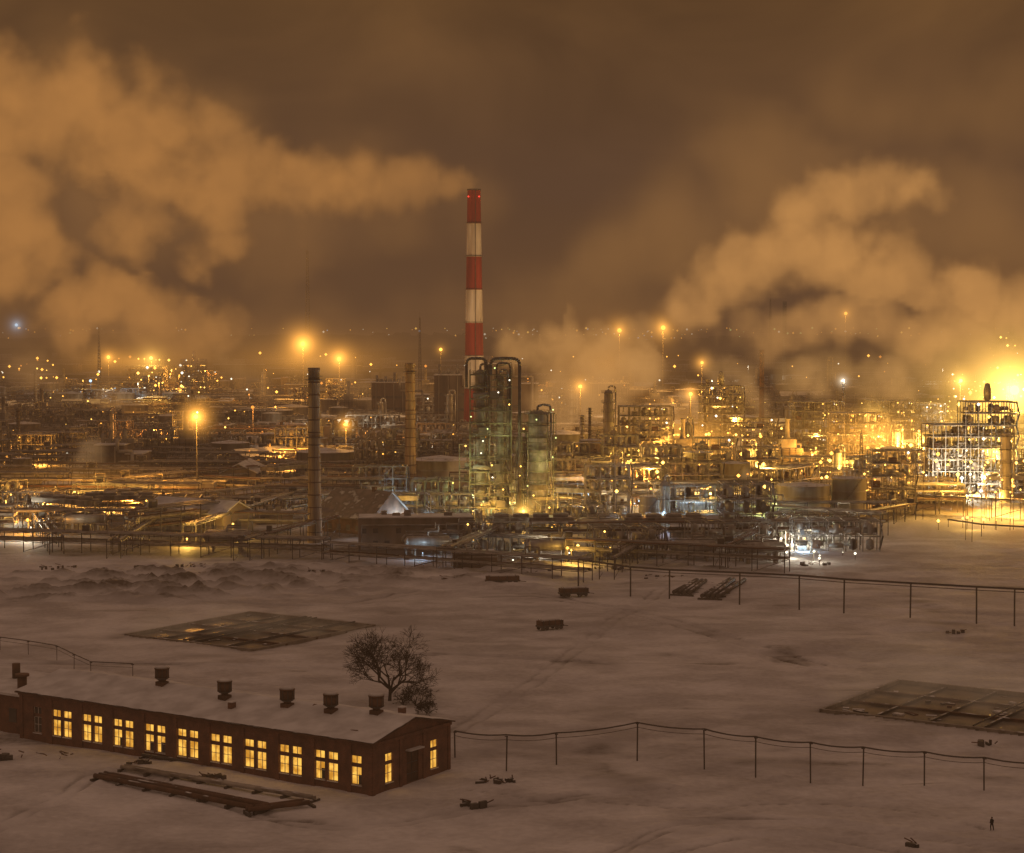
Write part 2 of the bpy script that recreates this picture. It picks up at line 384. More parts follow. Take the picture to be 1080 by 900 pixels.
# ---------------------------------------------------------------- pipelines, fences
def pipeline(name,rows,r,k='dark',post=.12,double=False,sag=0.0):
    b=MB(); P=[]
    for px,pt,pb in rows:
        g=G(px,pb); z=ZT(g.y,pt); P.append(Vector((g.x,g.y,z)))
        b.cyl((g.x,g.y,-1),(g.x+R(-.12,.12),g.y,z),post,k,n=5); b.box(g.x,g.y,z-.25,.5,.5,.14,k)
    for a,c in zip(P[:-1],P[1:]):
        n=6; pts=[a.lerp(c,i/n)-Vector((0,0,sag*4*(i/n)*(1-i/n))) for i in range(n+1)]
        b.poly(pts,r,k,6)
        if double: b.poly([p+Vector((0,0,-.75)) for p in pts],r*.45,k,4)
    b.obj(name)
pipeline('overhead_pipeline',[(480,771,800),(534,775,812),(587,773,806),(672,762,800),(743,769,810),(797,777,819),(855,783,825),(910,788,828),(975,793,828),(1038,799,833),(1100,805,839),(1160,809,844)],.12,double=True,sag=.3)
pipeline('overhead_pipeline',[(610,590,628),(665,598,628),(706,601,630),(780,604,636),(843,607,642),(890,611,647),(960,615,653),(1030,619,657),(1070,621,659),(1130,624,662)],.26,k='dark',post=.2,double=True)
pipeline('low_fence',[(-40,668,682),(0,672,686),(30,676,690),(60,681,697),(78,690,706),(96,698,712),(140,700,714)],.1,post=.07,double=True)
pipeline('pipe_on_posts',[(1000,548,556),(1035,553,566),(1085,556,572),(1130,560,576)],.3)
def ground_pipe(name,a,c,r,k='rust',n=3):
    A=G(*a);C=G(*c); d=(C-A).normalized(); s=Vector((-d.y,d.x,0)); b=MB()
    for i in range(n):
        o=s*(i*r*2.6); b.cyl(A+o+Vector((0,0,r+.15)),C+o+Vector((R(-1,1),0,r+.15)),r,k,n=8)
    L=(C-A).length; m=int(L/5)
    for i in range(m+1):
        p=A+d*(L*i/max(m,1))+s*(r*1.3*(n-1)); b.box(p.x,p.y,-.4,.4,r*2.8*n+.4,.55,'dark',math.atan2(d.y,d.x))
    b.obj(name)
ground_pipe('pipe_bundle',(100,822),(272,856),.38,'rust',3)
ground_pipe('pipe_bundle',(128,812),(330,845),.3,'pipe',2)
ground_pipe('pipe_bundle',(150,799),(215,808),.25,'dark',3)
ground_pipe('pipe_bundle',(262,858),(330,850),.35,'rust',2)
ground_pipe('stacked_pipes',(727,628),(748,615),.5,'dark',4)
ground_pipe('stacked_pipes',(757,632),(782,614),.5,'dark',4)
ground_pipe('stacked_pipes',(142,600),(186,604),.4,'dark',2)
def debris(name,px,py,w,n=14,h=.8,k='dark'):
    g=G(px,py); b=MB()
    for i in range(n):
        x,y=R(-w,w),R(-w*.5,w*.5); t=R(0,3)
        if random.random()<.5: b.box(x,y,-.3,R(.3,1.4),R(.2,.8),R(.3,h)+.3,k,t)
        else:
            a=Vector((x,y,R(.1,h))); b.cyl(a,a+Vector((R(-1.5,1.5),R(-1,1),R(-.1,.5))),.09,'rust',n=5)
    b.obj(name,(g.x,g.y,0))
for px,py,w,n in ((524,826,2.6,22),(500,850,1.5,8),(222,822,2,16),(145,806,1.6,12),(965,893,1.2,6),(1040,786,1.5,6),(60,800,3,8),(5,798,3,14),(690,585,2,10),(420,604,2.5,16),(470,612,4,20),(330,604,3,15),(130,570,5,24),(640,600,4,16),(1010,668,2,7),(60,600,5,20),(230,606,4,16),(200,598,4,14),(560,604,5,20),(700,610,5,14),(860,596,4,14)):
    debris('scrap_pile',px,py,w,n)
def cart(px,py,L=6.5,rot=.25):
    g=G(px,py); b=MB(); b.box(0,0,.7,L,2.2,.35,'dark'); b.box(0,0,1.05,L*.95,2.0,1.0,'rust')
    for i in range(4): b.box(-L/2+L*(i+.5)/4,-1.12,.9,.12,.08,1.3,'dark'); b.box(-L/2+L*(i+.5)/4,1.12,.9,.12,.08,1.3,'dark')
    for i in (-1,-.55,.55,1):
        for s in (-1,1): b.cyl((i*L*.38,s*.85,.45),(i*L*.38,s*1.1,.45),.45,'dark',n=12)
    b.cyl((L/2,0,.7),(L/2+1.6,0,.5),.08,'dark',n=5); b.box(0,0,2.05,L*.7,1.4,.25,'roof')
    b.obj('cargo_trailer',(g.x,g.y,0),rot)
cart(580,664,6.0,.5); cart(605,629,7.5,.3); cart(530,616,9,.1)
def person(px,py):
    g=G(px,py); e=empty('pedestrian',(g.x,g.y,.0),2.2)
    V=[(0,0,.95),(0,0,1.2),(0,0,1.45),(0,0,1.56),(0,.01,1.68),(.11,0,.9),(.13,.1,.5),(.12,.02,.08),(.12,.16,.04),(-.11,0,.9),(-.14,-.1,.5),(-.13,-.22,.1),(-.13,-.1,.04),
       (.2,0,1.42),(.27,-.05,1.15),(.26,.08,.92),(-.2,0,1.42),(-.27,.05,1.15),(-.26,.16,.95)]
    E=[(0,1),(1,2),(2,3),(3,4),(0,5),(5,6),(6,7),(7,8),(0,9),(9,10),(10,11),(11,12),(2,13),(13,14),(14,15),(2,16),(16,17),(17,18)]
    rad=[.19,.18,.19,.08,.11,.13,.10,.075,.06,.13,.10,.075,.06,.10,.08,.06,.10,.08,.06]
    me=bpy.data.meshes.new('body'); me.from_pydata(V,E,[]); o=place(me,'body',parent=e)
    o.modifiers.new('s','SKIN')
    for i,s in enumerate(me.skin_vertices[0].data): s.radius=(rad[i],rad[i]*.85)
    me.skin_vertices[0].data[0].use_root=True
    o.modifiers.new('ss','SUBSURF').levels=1; o.modifiers['ss'].render_levels=1
    me.materials.append(M['cloth'])
    h=MB(); h.sph((0,.07,1.66),.085,'skin',10,1.2); h.sph((0,0,1.72),.125,'cloth',10,.9); h.obj('face_and_hat',parent=e)
person(1046,876)
def tree(name,px,py,h,spread,depth=6,seed=3,bare=.18):
    rd=random.Random(seed); g=G(px,py); b=MB()
    def br(p,d,L,r,k):
        q=p+d*L; b.cyl(p,q,max(r,.03),'bark',r1=max(r*.72,.022),n=6 if k>3 else 3,cap=False)
        if k==0: return
        n=rd.choice((2,3,3)) if k<depth else 6
        for i in range(n):
            a=rd.uniform(0,6.283); s=rd.uniform(.3,.85)*(1.25 if k==depth else 1)
            perp=d.orthogonal().normalized(); perp.rotate(Matrix.Rotation(a if k!=depth else a*.3+i*1.05,3,d))
            nd=(d*math.cos(s)+perp*math.sin(s)*spread).normalized(); nd.z=nd.z*.9+.1; nd.normalize()
            br(p+d*L*rd.uniform(.6,1),nd,L*rd.uniform(.72,.9) if k<depth else h*.25*rd.uniform(.8,1.15),r*.62,k-1)
    br(Vector((0,0,-.4)),Vector((.05,0,1)).normalized(),h*bare,h*.028,depth)
    b.obj(name,(g.x,g.y,0))
tree('bare_tree',411,738,13.5,1.3,7,4)
tree('bare_bush',450,752,3.5,1.3,6,8,.1); tree('bare_bush',438,744,5.0,1.3,6,12,.1); tree('bare_bush',425,742,4.0,1.3,5,15,.1)
# ---------------------------------------------------------------- plant generators
def rack_into(b,A,C,h,w,np_,lv=2,k='dark',pr=(.15,.4)):
    A=Vector((*A[:2],0));C=Vector((*C[:2],0)); d=C-A; L=d.length; d.normalize(); s=Vector((-d.y,d.x,0)); m=max(1,int(L/9))
    up=Vector((0,0,1))
    for i in range(m+1):
        p=A+d*(L*i/m)
        for q in (-1,1): b.cyl(p+s*(q*w/2)-up*.5,p+s*(q*w/2)+up*(h+.4),.17,k,n=4,cap=False)
        for l in range(lv): z=up*(h-l*2.6); b.cyl(p-s*w/2+z,p+s*w/2+z,.16,k,n=4,cap=False)
        if i<m and i%3==0:
            p2=A+d*(L*(i+1)/m)
            for q in(-1,1): b.cyl(p+s*(q*w/2),p2+s*(q*w/2)+up*(h-2.6),.08,k,n=3,cap=False)
        if random.random()<.12: b.box(p.x,p.y,h+.5,R(1,2.5),R(1,2),R(.8,2),'dark')
    for l in range(lv):
        for q in (-1,1): b.cyl(A+s*(q*w/2)+up*(h-l*2.6),C+s*(q*w/2)+up*(h-l*2.6),.13,k,n=4,cap=False)
        for i in range(np_):
            if random.random()<.15: continue
            o=s*(w*(-.42+.84*i/max(1,np_-1)))+up*(h-l*2.6); r=R(*pr); a=L*(R(0,.3) if random.random()<.3 else 0)
            b.cyl(A+d*a+o+up*(r+.16),C+o+up*(r+.16),r,random.choice(('pipe','pipe','steel','silver','rust')),n=6)
    for i in range(int(L/40)):
        p=A+d*R(5,L-8)+up*h
        b.poly([p+up*.3,p+up*2.8,p+d*4+up*2.8,p+d*4+up*.3],.22,'pipe')
def railing(b,x0,y0,x1,y1,z,k):
    for h in (.55,1.1):
        for a,c in (((x0,y0),(x1,y0)),((x1,y0),(x1,y1)),((x1,y1),(x0,y1)),((x0,y1),(x0,y0))): b.cyl((*a,z+h),(*c,z+h),.05,k,n=3,cap=False)
def frame_unit(nx,ny,nz,bay=5.0,fh=4.5,k='steel',lamps=None):
    b=MB(); X=nx*bay;Y=ny*bay
    for i in range(nx+1):
        for j in range(ny+1):
            b.cyl((i*bay-X/2,j*bay-Y/2,-.5),(i*bay-X/2,j*bay-Y/2,nz*fh),.2,k,n=4,cap=False)
    for l in range(1,nz+1):
        z=l*fh
        for i in range(nx+1): b.cyl((i*bay-X/2,-Y/2,z),(i*bay-X/2,Y/2,z),.18,k,n=4,cap=False)
        for j in range(ny+1): b.cyl((-X/2,j*bay-Y/2,z),(X/2,j*bay-Y/2,z),.18,k,n=4,cap=False)
        if random.random()<.8:
            x1=X/2 if random.random()<.6 else X/2-bay
            b.bx(-X/2,-Y/2,z+.13,x1,Y/2,z+.2,'dark'); railing(b,-X/2,-Y/2,x1,Y/2,z+.2,k)
        for q in range(int(nx*ny*1.5)):
            x=-X/2+bay*(random.randrange(nx)+.5);y=-Y/2+bay*(random.randrange(ny)+.5);t=random.random(); zb=(l-1)*fh+.2
            if t<.3: b.lathe(x,y,[(.01,zb),(1.1,zb+.4),(1.1,zb+3),(.01,zb+3.5)],'silver',10)
            elif t<.5: b.cyl((x-2,y,zb+1.4),(x+2,y,zb+1.4),.8,'silver',n=10)
            elif t<.65: b.box(x,y,zb,R(1,3),R(1,3),R(1,2.5),random.choice(('steel','block','rust')))
            else: b.poly([(x,y-bay/2,zb+1),(x,y,zb+1),(x,y,zb+4),(x+bay/2,y,zb+4)],.25,'pipe')
        if random.random()<.6:
            i=random.randrange(nx); b.cyl((i*bay-X/2,-Y/2,z-fh),((i+1)*bay-X/2,-Y/2,z),.1,k,n=3,cap=False)
        if lamps:
            for q in range(lamps[1]): b.ball(R(-X/2,X/2),-Y/2-.3,z-R(.6,1.4),lamps[0]*random.choice((.5,.7,1,1.6)),random.choice(('ey','ey','eo','ew')))
    for l in range(nz): b.cyl((X/2+.8,-Y/2+(0 if l%2 else bay),l*fh),(X/2+.8,-Y/2+(bay if l%2 else 0),(l+1)*fh),.35,'dark',n=4)
    if random.random()<.35:
        z=nz*fh; b.lathe(0,0,[(.01,z+.2),(1.5,z+.7),(1.5,z+R(4,6)),(.9,z+7),(.01,z+7.2)],'silver',12)
    return b
def column(h,r,npl=6,k='silver',pk='steel'):
    b=MB(); b.lathe(0,0,[(r*1.15,-.5),(r*1.15,2),(r,2.5),(r,h-r*.8),(r*.86,h-r*.3),(r*.45,h),(.01,h+.1)],k,18)
    for z in np.arange(4,h-2,3.0): b.lathe(0,0,[(r+.02,z),(r+.08,z+.05),(r+.08,z+.2),(r+.02,z+.25)],k,18)
    for i in range(npl):
        z=h*(i+1)/(npl+.3); b.cyl((0,0,z),(0,0,z+.12),r+1.3,'dark',n=14)
        for q in (.6,1.15): b.lathe(0,0,[(r+1.28,z+q),(r+1.33,z+q+.04),(r+1.28,z+q+.08)],pk,14)
        for a in range(10):
            t=a*math.pi/5; b.cyl(((r+1.28)*math.cos(t),(r+1.28)*math.sin(t),z),((r+1.28)*math.cos(t),(r+1.28)*math.sin(t),z+1.2),.05,pk,n=3,cap=False)
        t=R(0,6); b.cyl((r*math.cos(t),r*math.sin(t),z+.9),((r+.8)*math.cos(t),(r+.8)*math.sin(t),z+.9),.35,k,n=8)
    for t,rr in ((0.4,.3),(2.2,.22),(3.6,.18)):
        x,y=(r+.6)*math.cos(t),(r+.6)*math.sin(t); zt=h*R(.7,.98); b.poly([(x,y,0),(x,y,zt),(r*.8*math.cos(t),r*.8*math.sin(t),zt+.3)],rr,'pipe')
    t=-1.3; x,y=(r+.9)*math.cos(t),(r+.9)*math.sin(t)
    for q in (-.25,.25): b.cyl((x+q,y,0),(x+q,y,h),.05,pk,n=3,cap=False)
    b.poly([(0,0,h),(0,0,h+1.4),(r*.6,0,h+2),(r+1,0,h+1.6),(r+1.3,0,h-1),(r+1.3,0,1)],.4,k,8)
    return b
def tank(r,h):
    b=MB(); b.lathe(0,0,[(r,-.5),(r,h),(r+.12,h),(r+.12,h+.15),(r,h+.15),(.01,h+r*.14)],'tank',32)
    for z in (h*.33,h*.66): b.lathe(0,0,[(r+.01,z),(r+.1,z+.03),(r+.1,z+.12),(r+.01,z+.15)],'tank',32)
    for i in range(26):
        t=i*.06-2.6; z=h*i/26; b.box((r+.5)*math.cos(t),(r+.5)*math.sin(t),z,.9,.35,.1,'dark',t); b.cyl(((r+.95)*math.cos(t),(r+.95)*math.sin(t),z),((r+.95)*math.cos(t),(r+.95)*math.sin(t),z+1.1),.04,'dark',n=3,cap=False)
    b.lathe(0,0,[(r-.05,h+1.2),(r,h+1.24),(r-.05,h+1.28)],'steel',32)
    for i in range(16):
        t=i*math.pi/8; b.cyl((r*math.cos(t),r*math.sin(t),h),(r*math.cos(t),r*math.sin(t),h+1.25),.05,'steel',n=3,cap=False)
    b.cyl((r*.4,0,h),(r*.4,0,h+r*.14+.8),.3,'tank'); return b
def heater():
    b=MB(); b.box(0,0,1.5,12,7,10,'block'); b.box(0,0,11.5,7,4.5,4,'steel')
    for x in (-6,-3,0,3,6):
        for y in (-3.55,3.55): b.box(x,y,-.5,.35,.25,12,'dark')
    b.lathe(0,0,[(1.6,15.5),(1.1,17),(1.0,24),(1.15,24),(1.15,24.6),(.01,24.5)],'steel',14)
    for z in (5,9.5): b.box(0,-4.2,z,12.4,1.1,.12,'dark'); railing(b,-6.2,-4.7,6.2,-3.7,z,'steel')
    b.poly([(-7,-2,0),(-7,-2,13),(-3.6,-1,13)],.35,'pipe'); b.poly([(7,2,0),(7,2,13),(3.6,1,13)],.35,'pipe'); return b
def block(sx,sy,h,lit=.04):
    b=MB(); b.box(0,0,-.5,sx,sy,h+.5,'block'); b.box(0,0,h,sx+.5,sy+.5,.25,'conc'); b.box(0,0,h+.25,sx-.6,sy-.6,.2,'roof')
    n=int(sx/3.2)
    for l in range(max(1,int(h/3.6))):
        for i in range(n):
            if random.random()<.45: continue
            k='wino' if random.random()<lit else 'dark'; x=-sx/2+(i+.5)*sx/n
            b.box(x,-sy/2-.02,l*3.6+1.1,1.5,.08,1.5,k); b.box(x,-sy/2-.05,l*3.6+.98,1.7,.14,.1,'conc')
    for i in range(int(sy/4)): b.box(sx/2+.02,-sy/2+(i+.5)*4,1.1,.08,1.5,1.5,'dark')
    for i in range(4): b.box(R(-sx/3,sx/3),R(-sy/3,sy/3),h+.4,R(1,2.5),R(1,2),R(.8,1.8),'steel')
    b.poly([(-sx/2+1,-sy/2-.6,0),(-sx/2+1,-sy/2-.6,h*.8),(sx/2+2,-sy/2-.6,h*.8)],.22,'pipe')
    b.cyl((sx*.3,0,h),(sx*.3,0,h+3),.3,'steel'); return b
def hall(sx,sy,h):
    b=MB(); s1=sx*.62
    b.bx(-sx/2,0,-.5,-sx/2+s1,sy,h,'hall'); b.bx(-sx/2+s1+.02,0,-.5,sx/2,sy,h*.68,'hall')
    b.bx(-sx/2-.3,-.3,h,-sx/2+s1+.3,sy+.3,h+.5,'roof'); b.bx(-sx/2+s1+.32,-.3,h*.68,sx/2+.3,sy+.3,h*.68+.5,'roof')
    x=-sx/2+3
    while x<sx/2-2: b.bx(x-.3,-.4,-.5,x+.3,-.003,(h if x<-sx/2+s1 else h*.68)-.5,'conc'); x+=6
    for l in range(2):
        z=h*(.3+.3*l); b.bx(-sx/2+1,-.12,z,-sx/2+s1-1,-.05,z+1.8,'dark')
    b.poly([(sx/2-4,-2,0),(sx/2-4,-2,h*.8),(0,-2,h*.8),(0,-2,h+3)],.8,'silver',8)
    for i in range(4): xx=-sx/2+s1*(i+.5)/4; b.cyl((xx,sy/2,h),(xx,sy/2,h+R(3,7)),.9,'steel',n=10); b.box(xx+3,sy/2,h+.4,3,3,2,'steel')
    return b
def gable(sx,sy,h,rh,wk='block',rk='roof'):
    b=MB(); b.box(0,0,-.5,sx,sy,h+.5,wk); a,c=sx/2+.6,sy/2+.8
    for x in (-sx/2,sx/2): b.add([(x,-sy/2,h),(x,sy/2,h),(x,0,h+rh)],[(0,1,2)],wk)
    for s in (-1,1):
        v=[(-a,s*c,h-.25),(a,s*c,h-.25),(a,0,h+rh+.05),(-a,0,h+rh+.05)]; v+=[(p[0],p[1],p[2]+.35) for p in v]
        b.add(v,[(0,3,2,1),(4,5,6,7),(0,1,5,4),(1,2,6,5),(3,0,4,7)],rk)
    for i in range(int(sx/4)): b.box(-sx/2+4*i+2,-sy/2-.03,1.2,1.6,.1,1.6,'dark'); b.box(-sx/2+4*i+2,-sy/2-.06,1.05,1.8,.14,.1,'conc')
    b.box(sx/2+.03,0,0,.1,3,3.6,'dark'); b.box(sx*.2,0,h+rh-.4,1.2,1.2,1.8,wk); return b
def hvessel():
    b=MB()
    for y in (-3,3):
        b.cyl((-6,y,4.2),(6,y,4.2),1.5,'silver',n=14)
        b.cyl((6,y,4.2),(6.9,y,4.2),1.5,'silver',r1=.6,n=14); b.cyl((-6,y,4.2),(-6.9,y,4.2),1.5,'silver',r1=.6,n=14)
        for x in (-4,4): b.box(x,y,-.5,.6,2.2,3.4,'conc')
        b.poly([(0,y,5.6),(0,y,7),(3,y,7),(3,y,9)],.25,'pipe')
    b.bx(-6,-1.2,5.6,6,1.2,5.75,'dark'); railing(b,-6,-1.2,6,1.2,5.75,'steel')
    for x in (-6,6):
        for y in (-1.2,1.2): b.cyl((x,y,0),(x,y,5.7),.12,'steel',n=4)
    return b
def cooler():
    b=MB()
    for i in range(5):
        for y in (-3.5,3.5): b.cyl((-12+6*i,y,-.5),(-12+6*i,y,7),.2,'steel',n=4)
    b.bx(-12.4,-4,7,12.4,4,8.6,'silver')
    for i in range(4): b.cyl((-9+6*i,0,8.6),(-9+6*i,0,9.5),2.4,'steel',n=16); b.cyl((-9+6*i,0,9.2),(-9+6*i,0,9.51),2.1,'dark',n=16)
    railing(b,-12.8,-4.6,12.8,4.6,8.4,'steel')
    for y in (-2,0,2): b.cyl((-14,y,5),(14,y,5),.3,'pipe')
    b.box(0,-6,0,5,3,2.4,'block'); return b
def stack(h,r,k='conc'):
    b=MB(); b.lathe(0,0,[(r*1.35,-.5),(r*1.1,h*.35),(r,h*.98),(r*1.08,h*.98),(r*1.08,h),(r*.8,h),(r*.8,h-2)],k,20)
    for z in np.arange(3,h-2,h/14):
        rr=r*1.35-(r*.35)*min(1,z/h*1.3); b.lathe(0,0,[(rr,z),(rr+.1,z+.05),(rr+.1,z+.3),(rr,z+.35)],'rust',20)
    for z in (h*.6,h*.93):
        b.cyl((0,0,z),(0,0,z+.15),r+1.0,'dark',n=14); b.lathe(0,0,[(r+.98,z+1.1),(r+1.03,z+1.15),(r+.98,z+1.2)],'steel',14)
    for q in (-.25,.25): b.cyl((q,-r*1.36,0),(q,-r-.3,h),.05,'dark',n=3,cap=False)
    return b
def lattice(h,w,k='dark',t=.12):
    b=MB(); n=int(h/(w*1.1)); c=[(-1,-1),(1,-1),(1,1),(-1,1)]
    def P(i,z): s=w/2*(1-.75*z/h); return Vector((c[i][0]*s,c[i][1]*s,z))
    for i in range(4): b.cyl(P(i,0)-Vector((0,0,.5)),P(i,h),t,k,n=4,cap=False)
    for j in range(n):
        z0,z1=h*j/n,h*(j+1)/n
        for i in range(4):
            b.cyl(P(i,z0),P((i+1)%4,z1),t*.6,k,n=3,cap=False); b.cyl(P(i,z1),P((i+1)%4,z1),t*.6,k,n=3,cap=False)
    b.cyl((0,0,h),(0,0,h+h*.06),.1,k,n=3); return b
lib={}
def reg(name,gens): lib[name]=[g.mesh(name) for g in gens]
def rackmb(L,h,w,n,lv):
    b=MB(); rack_into(b,(-L/2,0),(L/2,0),h,w,n,lv); return b
reg('process_frame',[frame_unit(*a) for a in ((4,2,3),(3,3,4),(5,2,2))]+[frame_unit(*a,lamps=(.32,1)) for a in ((6,2,3),(3,2,5),(4,3,2))])
reg('lit_process_tower',[frame_unit(5,3,13,lamps=(.55,2)),frame_unit(7,3,6,lamps=(.9,2)),frame_unit(5,3,6,lamps=(.42,3)),frame_unit(4,3,8,lamps=(.42,3))])
reg('distillation_column',[column(h,r,n) for h,r,n in ((26,1.8,5),(20,1.4,4),(34,2.2,7),(15,1.7,3))])
reg('storage_tank',[tank(r,h) for r,h in ((9,11),(6,13),(13,11),(4,9))])
reg('process_heater',[heater()])
reg('plant_building',[block(*a) for a in ((24,10,8),(16,10,5),(34,12,9),(12,8,4))])
reg('gable_shed',[gable(22,11,4,3),gable(14,8,3.5,2.2),gable(34,14,6,3.5)])
reg('pressure_vessels',[hvessel()])
reg('air_cooler',[cooler()])
reg('pipe_rack',[rackmb(60,7,6,7,2),rackmb(45,9,7,8,3),rackmb(80,6,5,6,1),rackmb(36,8,6,7,2)])
reg('exhaust_stack',[stack(24,.9,'steel'),stack(30,1.2,'conc')])
reg('lattice_mast',[lattice(24,2.2),lattice(32,3)])
keep=[]
def keyat(px,py,r): g=G(px,py); keep.append((g.x,g.y,r)); return g
def stack_px(name,px,pt,pb,wpx,k):
    g=keyat(px,pb,9); h=ZT(g.y,pt); return stack(h,wpx*g.y/F/2,k).obj(name,(g.x,g.y,0))
stack_px('brick_chimney',332,388,572,12,'brickstack'); stack_px('brick_chimney',433,383,518,10,'brickstack')
stack_px('exhaust_stack',803,369,470,5,'rust'); stack_px('exhaust_stack',614,438,485,4,'white'); stack_px('exhaust_stack',630,456,490,3,'white')
stack_px('exhaust_stack',622,430,492,3,'silver'); stack_px('exhaust_stack',746,400,470,4,'steel'); stack_px('exhaust_stack',827,318,402,4,'conc'); stack_px('exhaust_stack',889,400,470,3,'steel')
pl=[]
def plight(loc,col,pw,r=.6):
    l=bpy.data.lights.new('lamp_light','POINT'); l.color=col; l.energy=pw; l.shadow_soft_size=r; pl.append((l,loc))
def bigchimney():
    Y=1245.0; c=W(500,300,Y); top=ZT(Y,201); keep.append((c.x,Y,25)); b=MB()
    rb,rt=6.9,4.1; bh=ZT(Y,201)-ZT(Y,236)
    def rad(z): return rb+(rt-rb)*(z/top)**.8 if z>0 else rb
    z1=top; k='red'
    while z1>0:
        z0=max(0,z1-bh)
        b.lathe(c.x,Y,[(rad(z0),z0),(rad((z0+z1)/2),(z0+z1)/2),(rad(z1),z1)],k,32)
        b.lathe(c.x,Y,[(rad(z0),z0+.3),(rad(z0)+1.2,z0+.35),(rad(z0)+1.2,z0+.5),(rad(z0),z0+.55)],'dark',24)
        z1=z0; k='white' if k=='red' else 'red'
    b.lathe(c.x,Y,[(rt,top),(rt+.3,top),(rt+.3,top+.8),(rt-.6,top+.8),(rt-.6,top-3),(.01,top-3)],'dark',32)
    for t in (4.0,5.4): b.ball(c.x+(rad(top-4)+1)*math.cos(t),Y+(rad(top-4)+1)*math.sin(t),top-4,.6,'er')
    b.cyl((c.x+1,Y-rb,0),(c.x+1,Y-rt-.2,top),.2,'dark',n=4); b.obj('striped_chimney')
    plight((c.x-60,Y-80,62),(1,.55,.2),60000,1.0); plight((c.x+62,Y-80,62),(1,.58,.24),150000,1.0)  # two point lights without fittings, added to brighten the chimney bands
bigchimney()
for px0,px1,pt,pb in ((458,520,396,450),(515,568,384,450),(225,310,385,398),(392,452,404,445),(620,690,405,425),(100,150,470,500),(300,350,406,425)):
    a=G(px0,pb);c=G(px1,pb); h=ZT(a.y,pt); keep.append(((a.x+c.x)/2,a.y,(c.x-a.x)/2+8))
    hall(c.x-a.x,22,h).obj('boiler_house',((a.x+c.x)/2,a.y,0))
# central distillation towers
g=keyat(530,548,26)
e=empty('distillation_tower',(g.x-4,g.y,0)); Hh=ZT(g.y,390)
for (x,y,h,r,n) in ((-3.5,0,Hh,1.7,9),(3.2,1,Hh-2,1.4,9)):
    column(h,r,n,'steel','green').obj('column',(x,y,0),parent=e)
b=MB()
for i in range(13):
    z=i*4.1
    for x in (-7,7):
        for y in (-4,4): b.cyl((x,y,z-(.5 if i==0 else 0)),(x,y,min(z+4.1,Hh)),.2,'green',n=4,cap=False)
    for y in (-4,4): b.cyl((-7,y,z),(7,y,z),.16,'green',n=4,cap=False); b.cyl((-7,y,z),(7,y,z+4.1),.09,'green',n=3,cap=False)
    for x in (-7,7): b.cyl((x,-4,z),(x,4,z),.16,'green',n=4,cap=False); b.cyl((x,-4,z),(x,4,z+4.1),.09,'green',n=3,cap=False)
    if i%2: b.bx(-7,-4.2,z+.2,7,-2.4,z+.3,'dark'); railing(b,-7,-4.2,7,-2.4,z+.3,'green')
    if i%3==1: b.box(R(-4,4),-3,z+.4,3,2.4,2.4,'dark'); b.cyl((-6,-3,z+1.5),(0,-3,z+1.5),.8,'steel',n=10)
    b.ball(R(-7,7),-4.6,z+2.4,.3,random.choice(('eg','ey','ew')))
b.obj('steel_cage',parent=e)
b=MB()
def arch(x0,x1,zt,zb0,zb1,r,y):
    pts=[(x0,y,zb0)]+[((x0+x1)/2+(x1-x0)/2*-math.copysign(abs(math.cos(t))**.5,math.cos(t)),y,zt-3+3*math.sin(t)**.5) for t in np.linspace(.05,math.pi-.05,11)]+[(x1,y,zb1)]
    b.poly(pts,r,'dark',8)
arch(-8.2,-1.5,ZT(g.y,378),Hh-6,Hh-6,.5,-1); arch(0,9.8,ZT(g.y,378),Hh-2,4,.55,-1.5); arch(2,6.6,ZT(g.y,383),Hh-4,20,.35,1)
b.obj('overhead_pipes',parent=e)
for z,c,pw in ((4,YE,7000),(15,(1,.8,.25),3000),(30,(.95,1,.4),1600)):
    plight((g.x-4+R(-5,5),g.y-9,z),c,pw,.5)
plight((g.x+16,g.y-9,6),YE,7000,.5); plight((g.x+15,g.y-9,20),(1,.85,.3),2600,.5); plight((g.x-14,g.y-6,22),(.8,1,.6),1500,.5)
g2=G(567,548); keep.append((g2.x,g2.y,14)); e=empty('distillation_tower',(g2.x,g2.y,0)); h2=ZT(g2.y,433)
column(h2,3.2,9,'steel','green').obj('column',parent=e); column(h2-9,1.3,6,'steel','green').obj('side_column',(-6.2,2,0),parent=e)
b=MB()
for z in np.arange(4,h2,3.2):
    b.lathe(0,0,[(6.2,z),(6.35,z+.1),(6.2,z+.2)],'green',18); t=R(3.3,6); b.ball(6.4*math.cos(t),6.4*math.sin(t),z+1.5,.3,random.choice(('eg','ey')))
for i in range(12):
    t=i*math.pi/6; b.cyl((6.2*math.cos(t),6.2*math.sin(t),-.5),(6.2*math.cos(t),6.2*math.sin(t),h2-1),.13,'green',n=4)
b.obj('ring_cage',parent=e)
g=keyat(382,562,24); gable(24,19,5,8,'rust','shedroof').obj('gable_shed',(g.x,g.y+6,0),math.radians(-38))
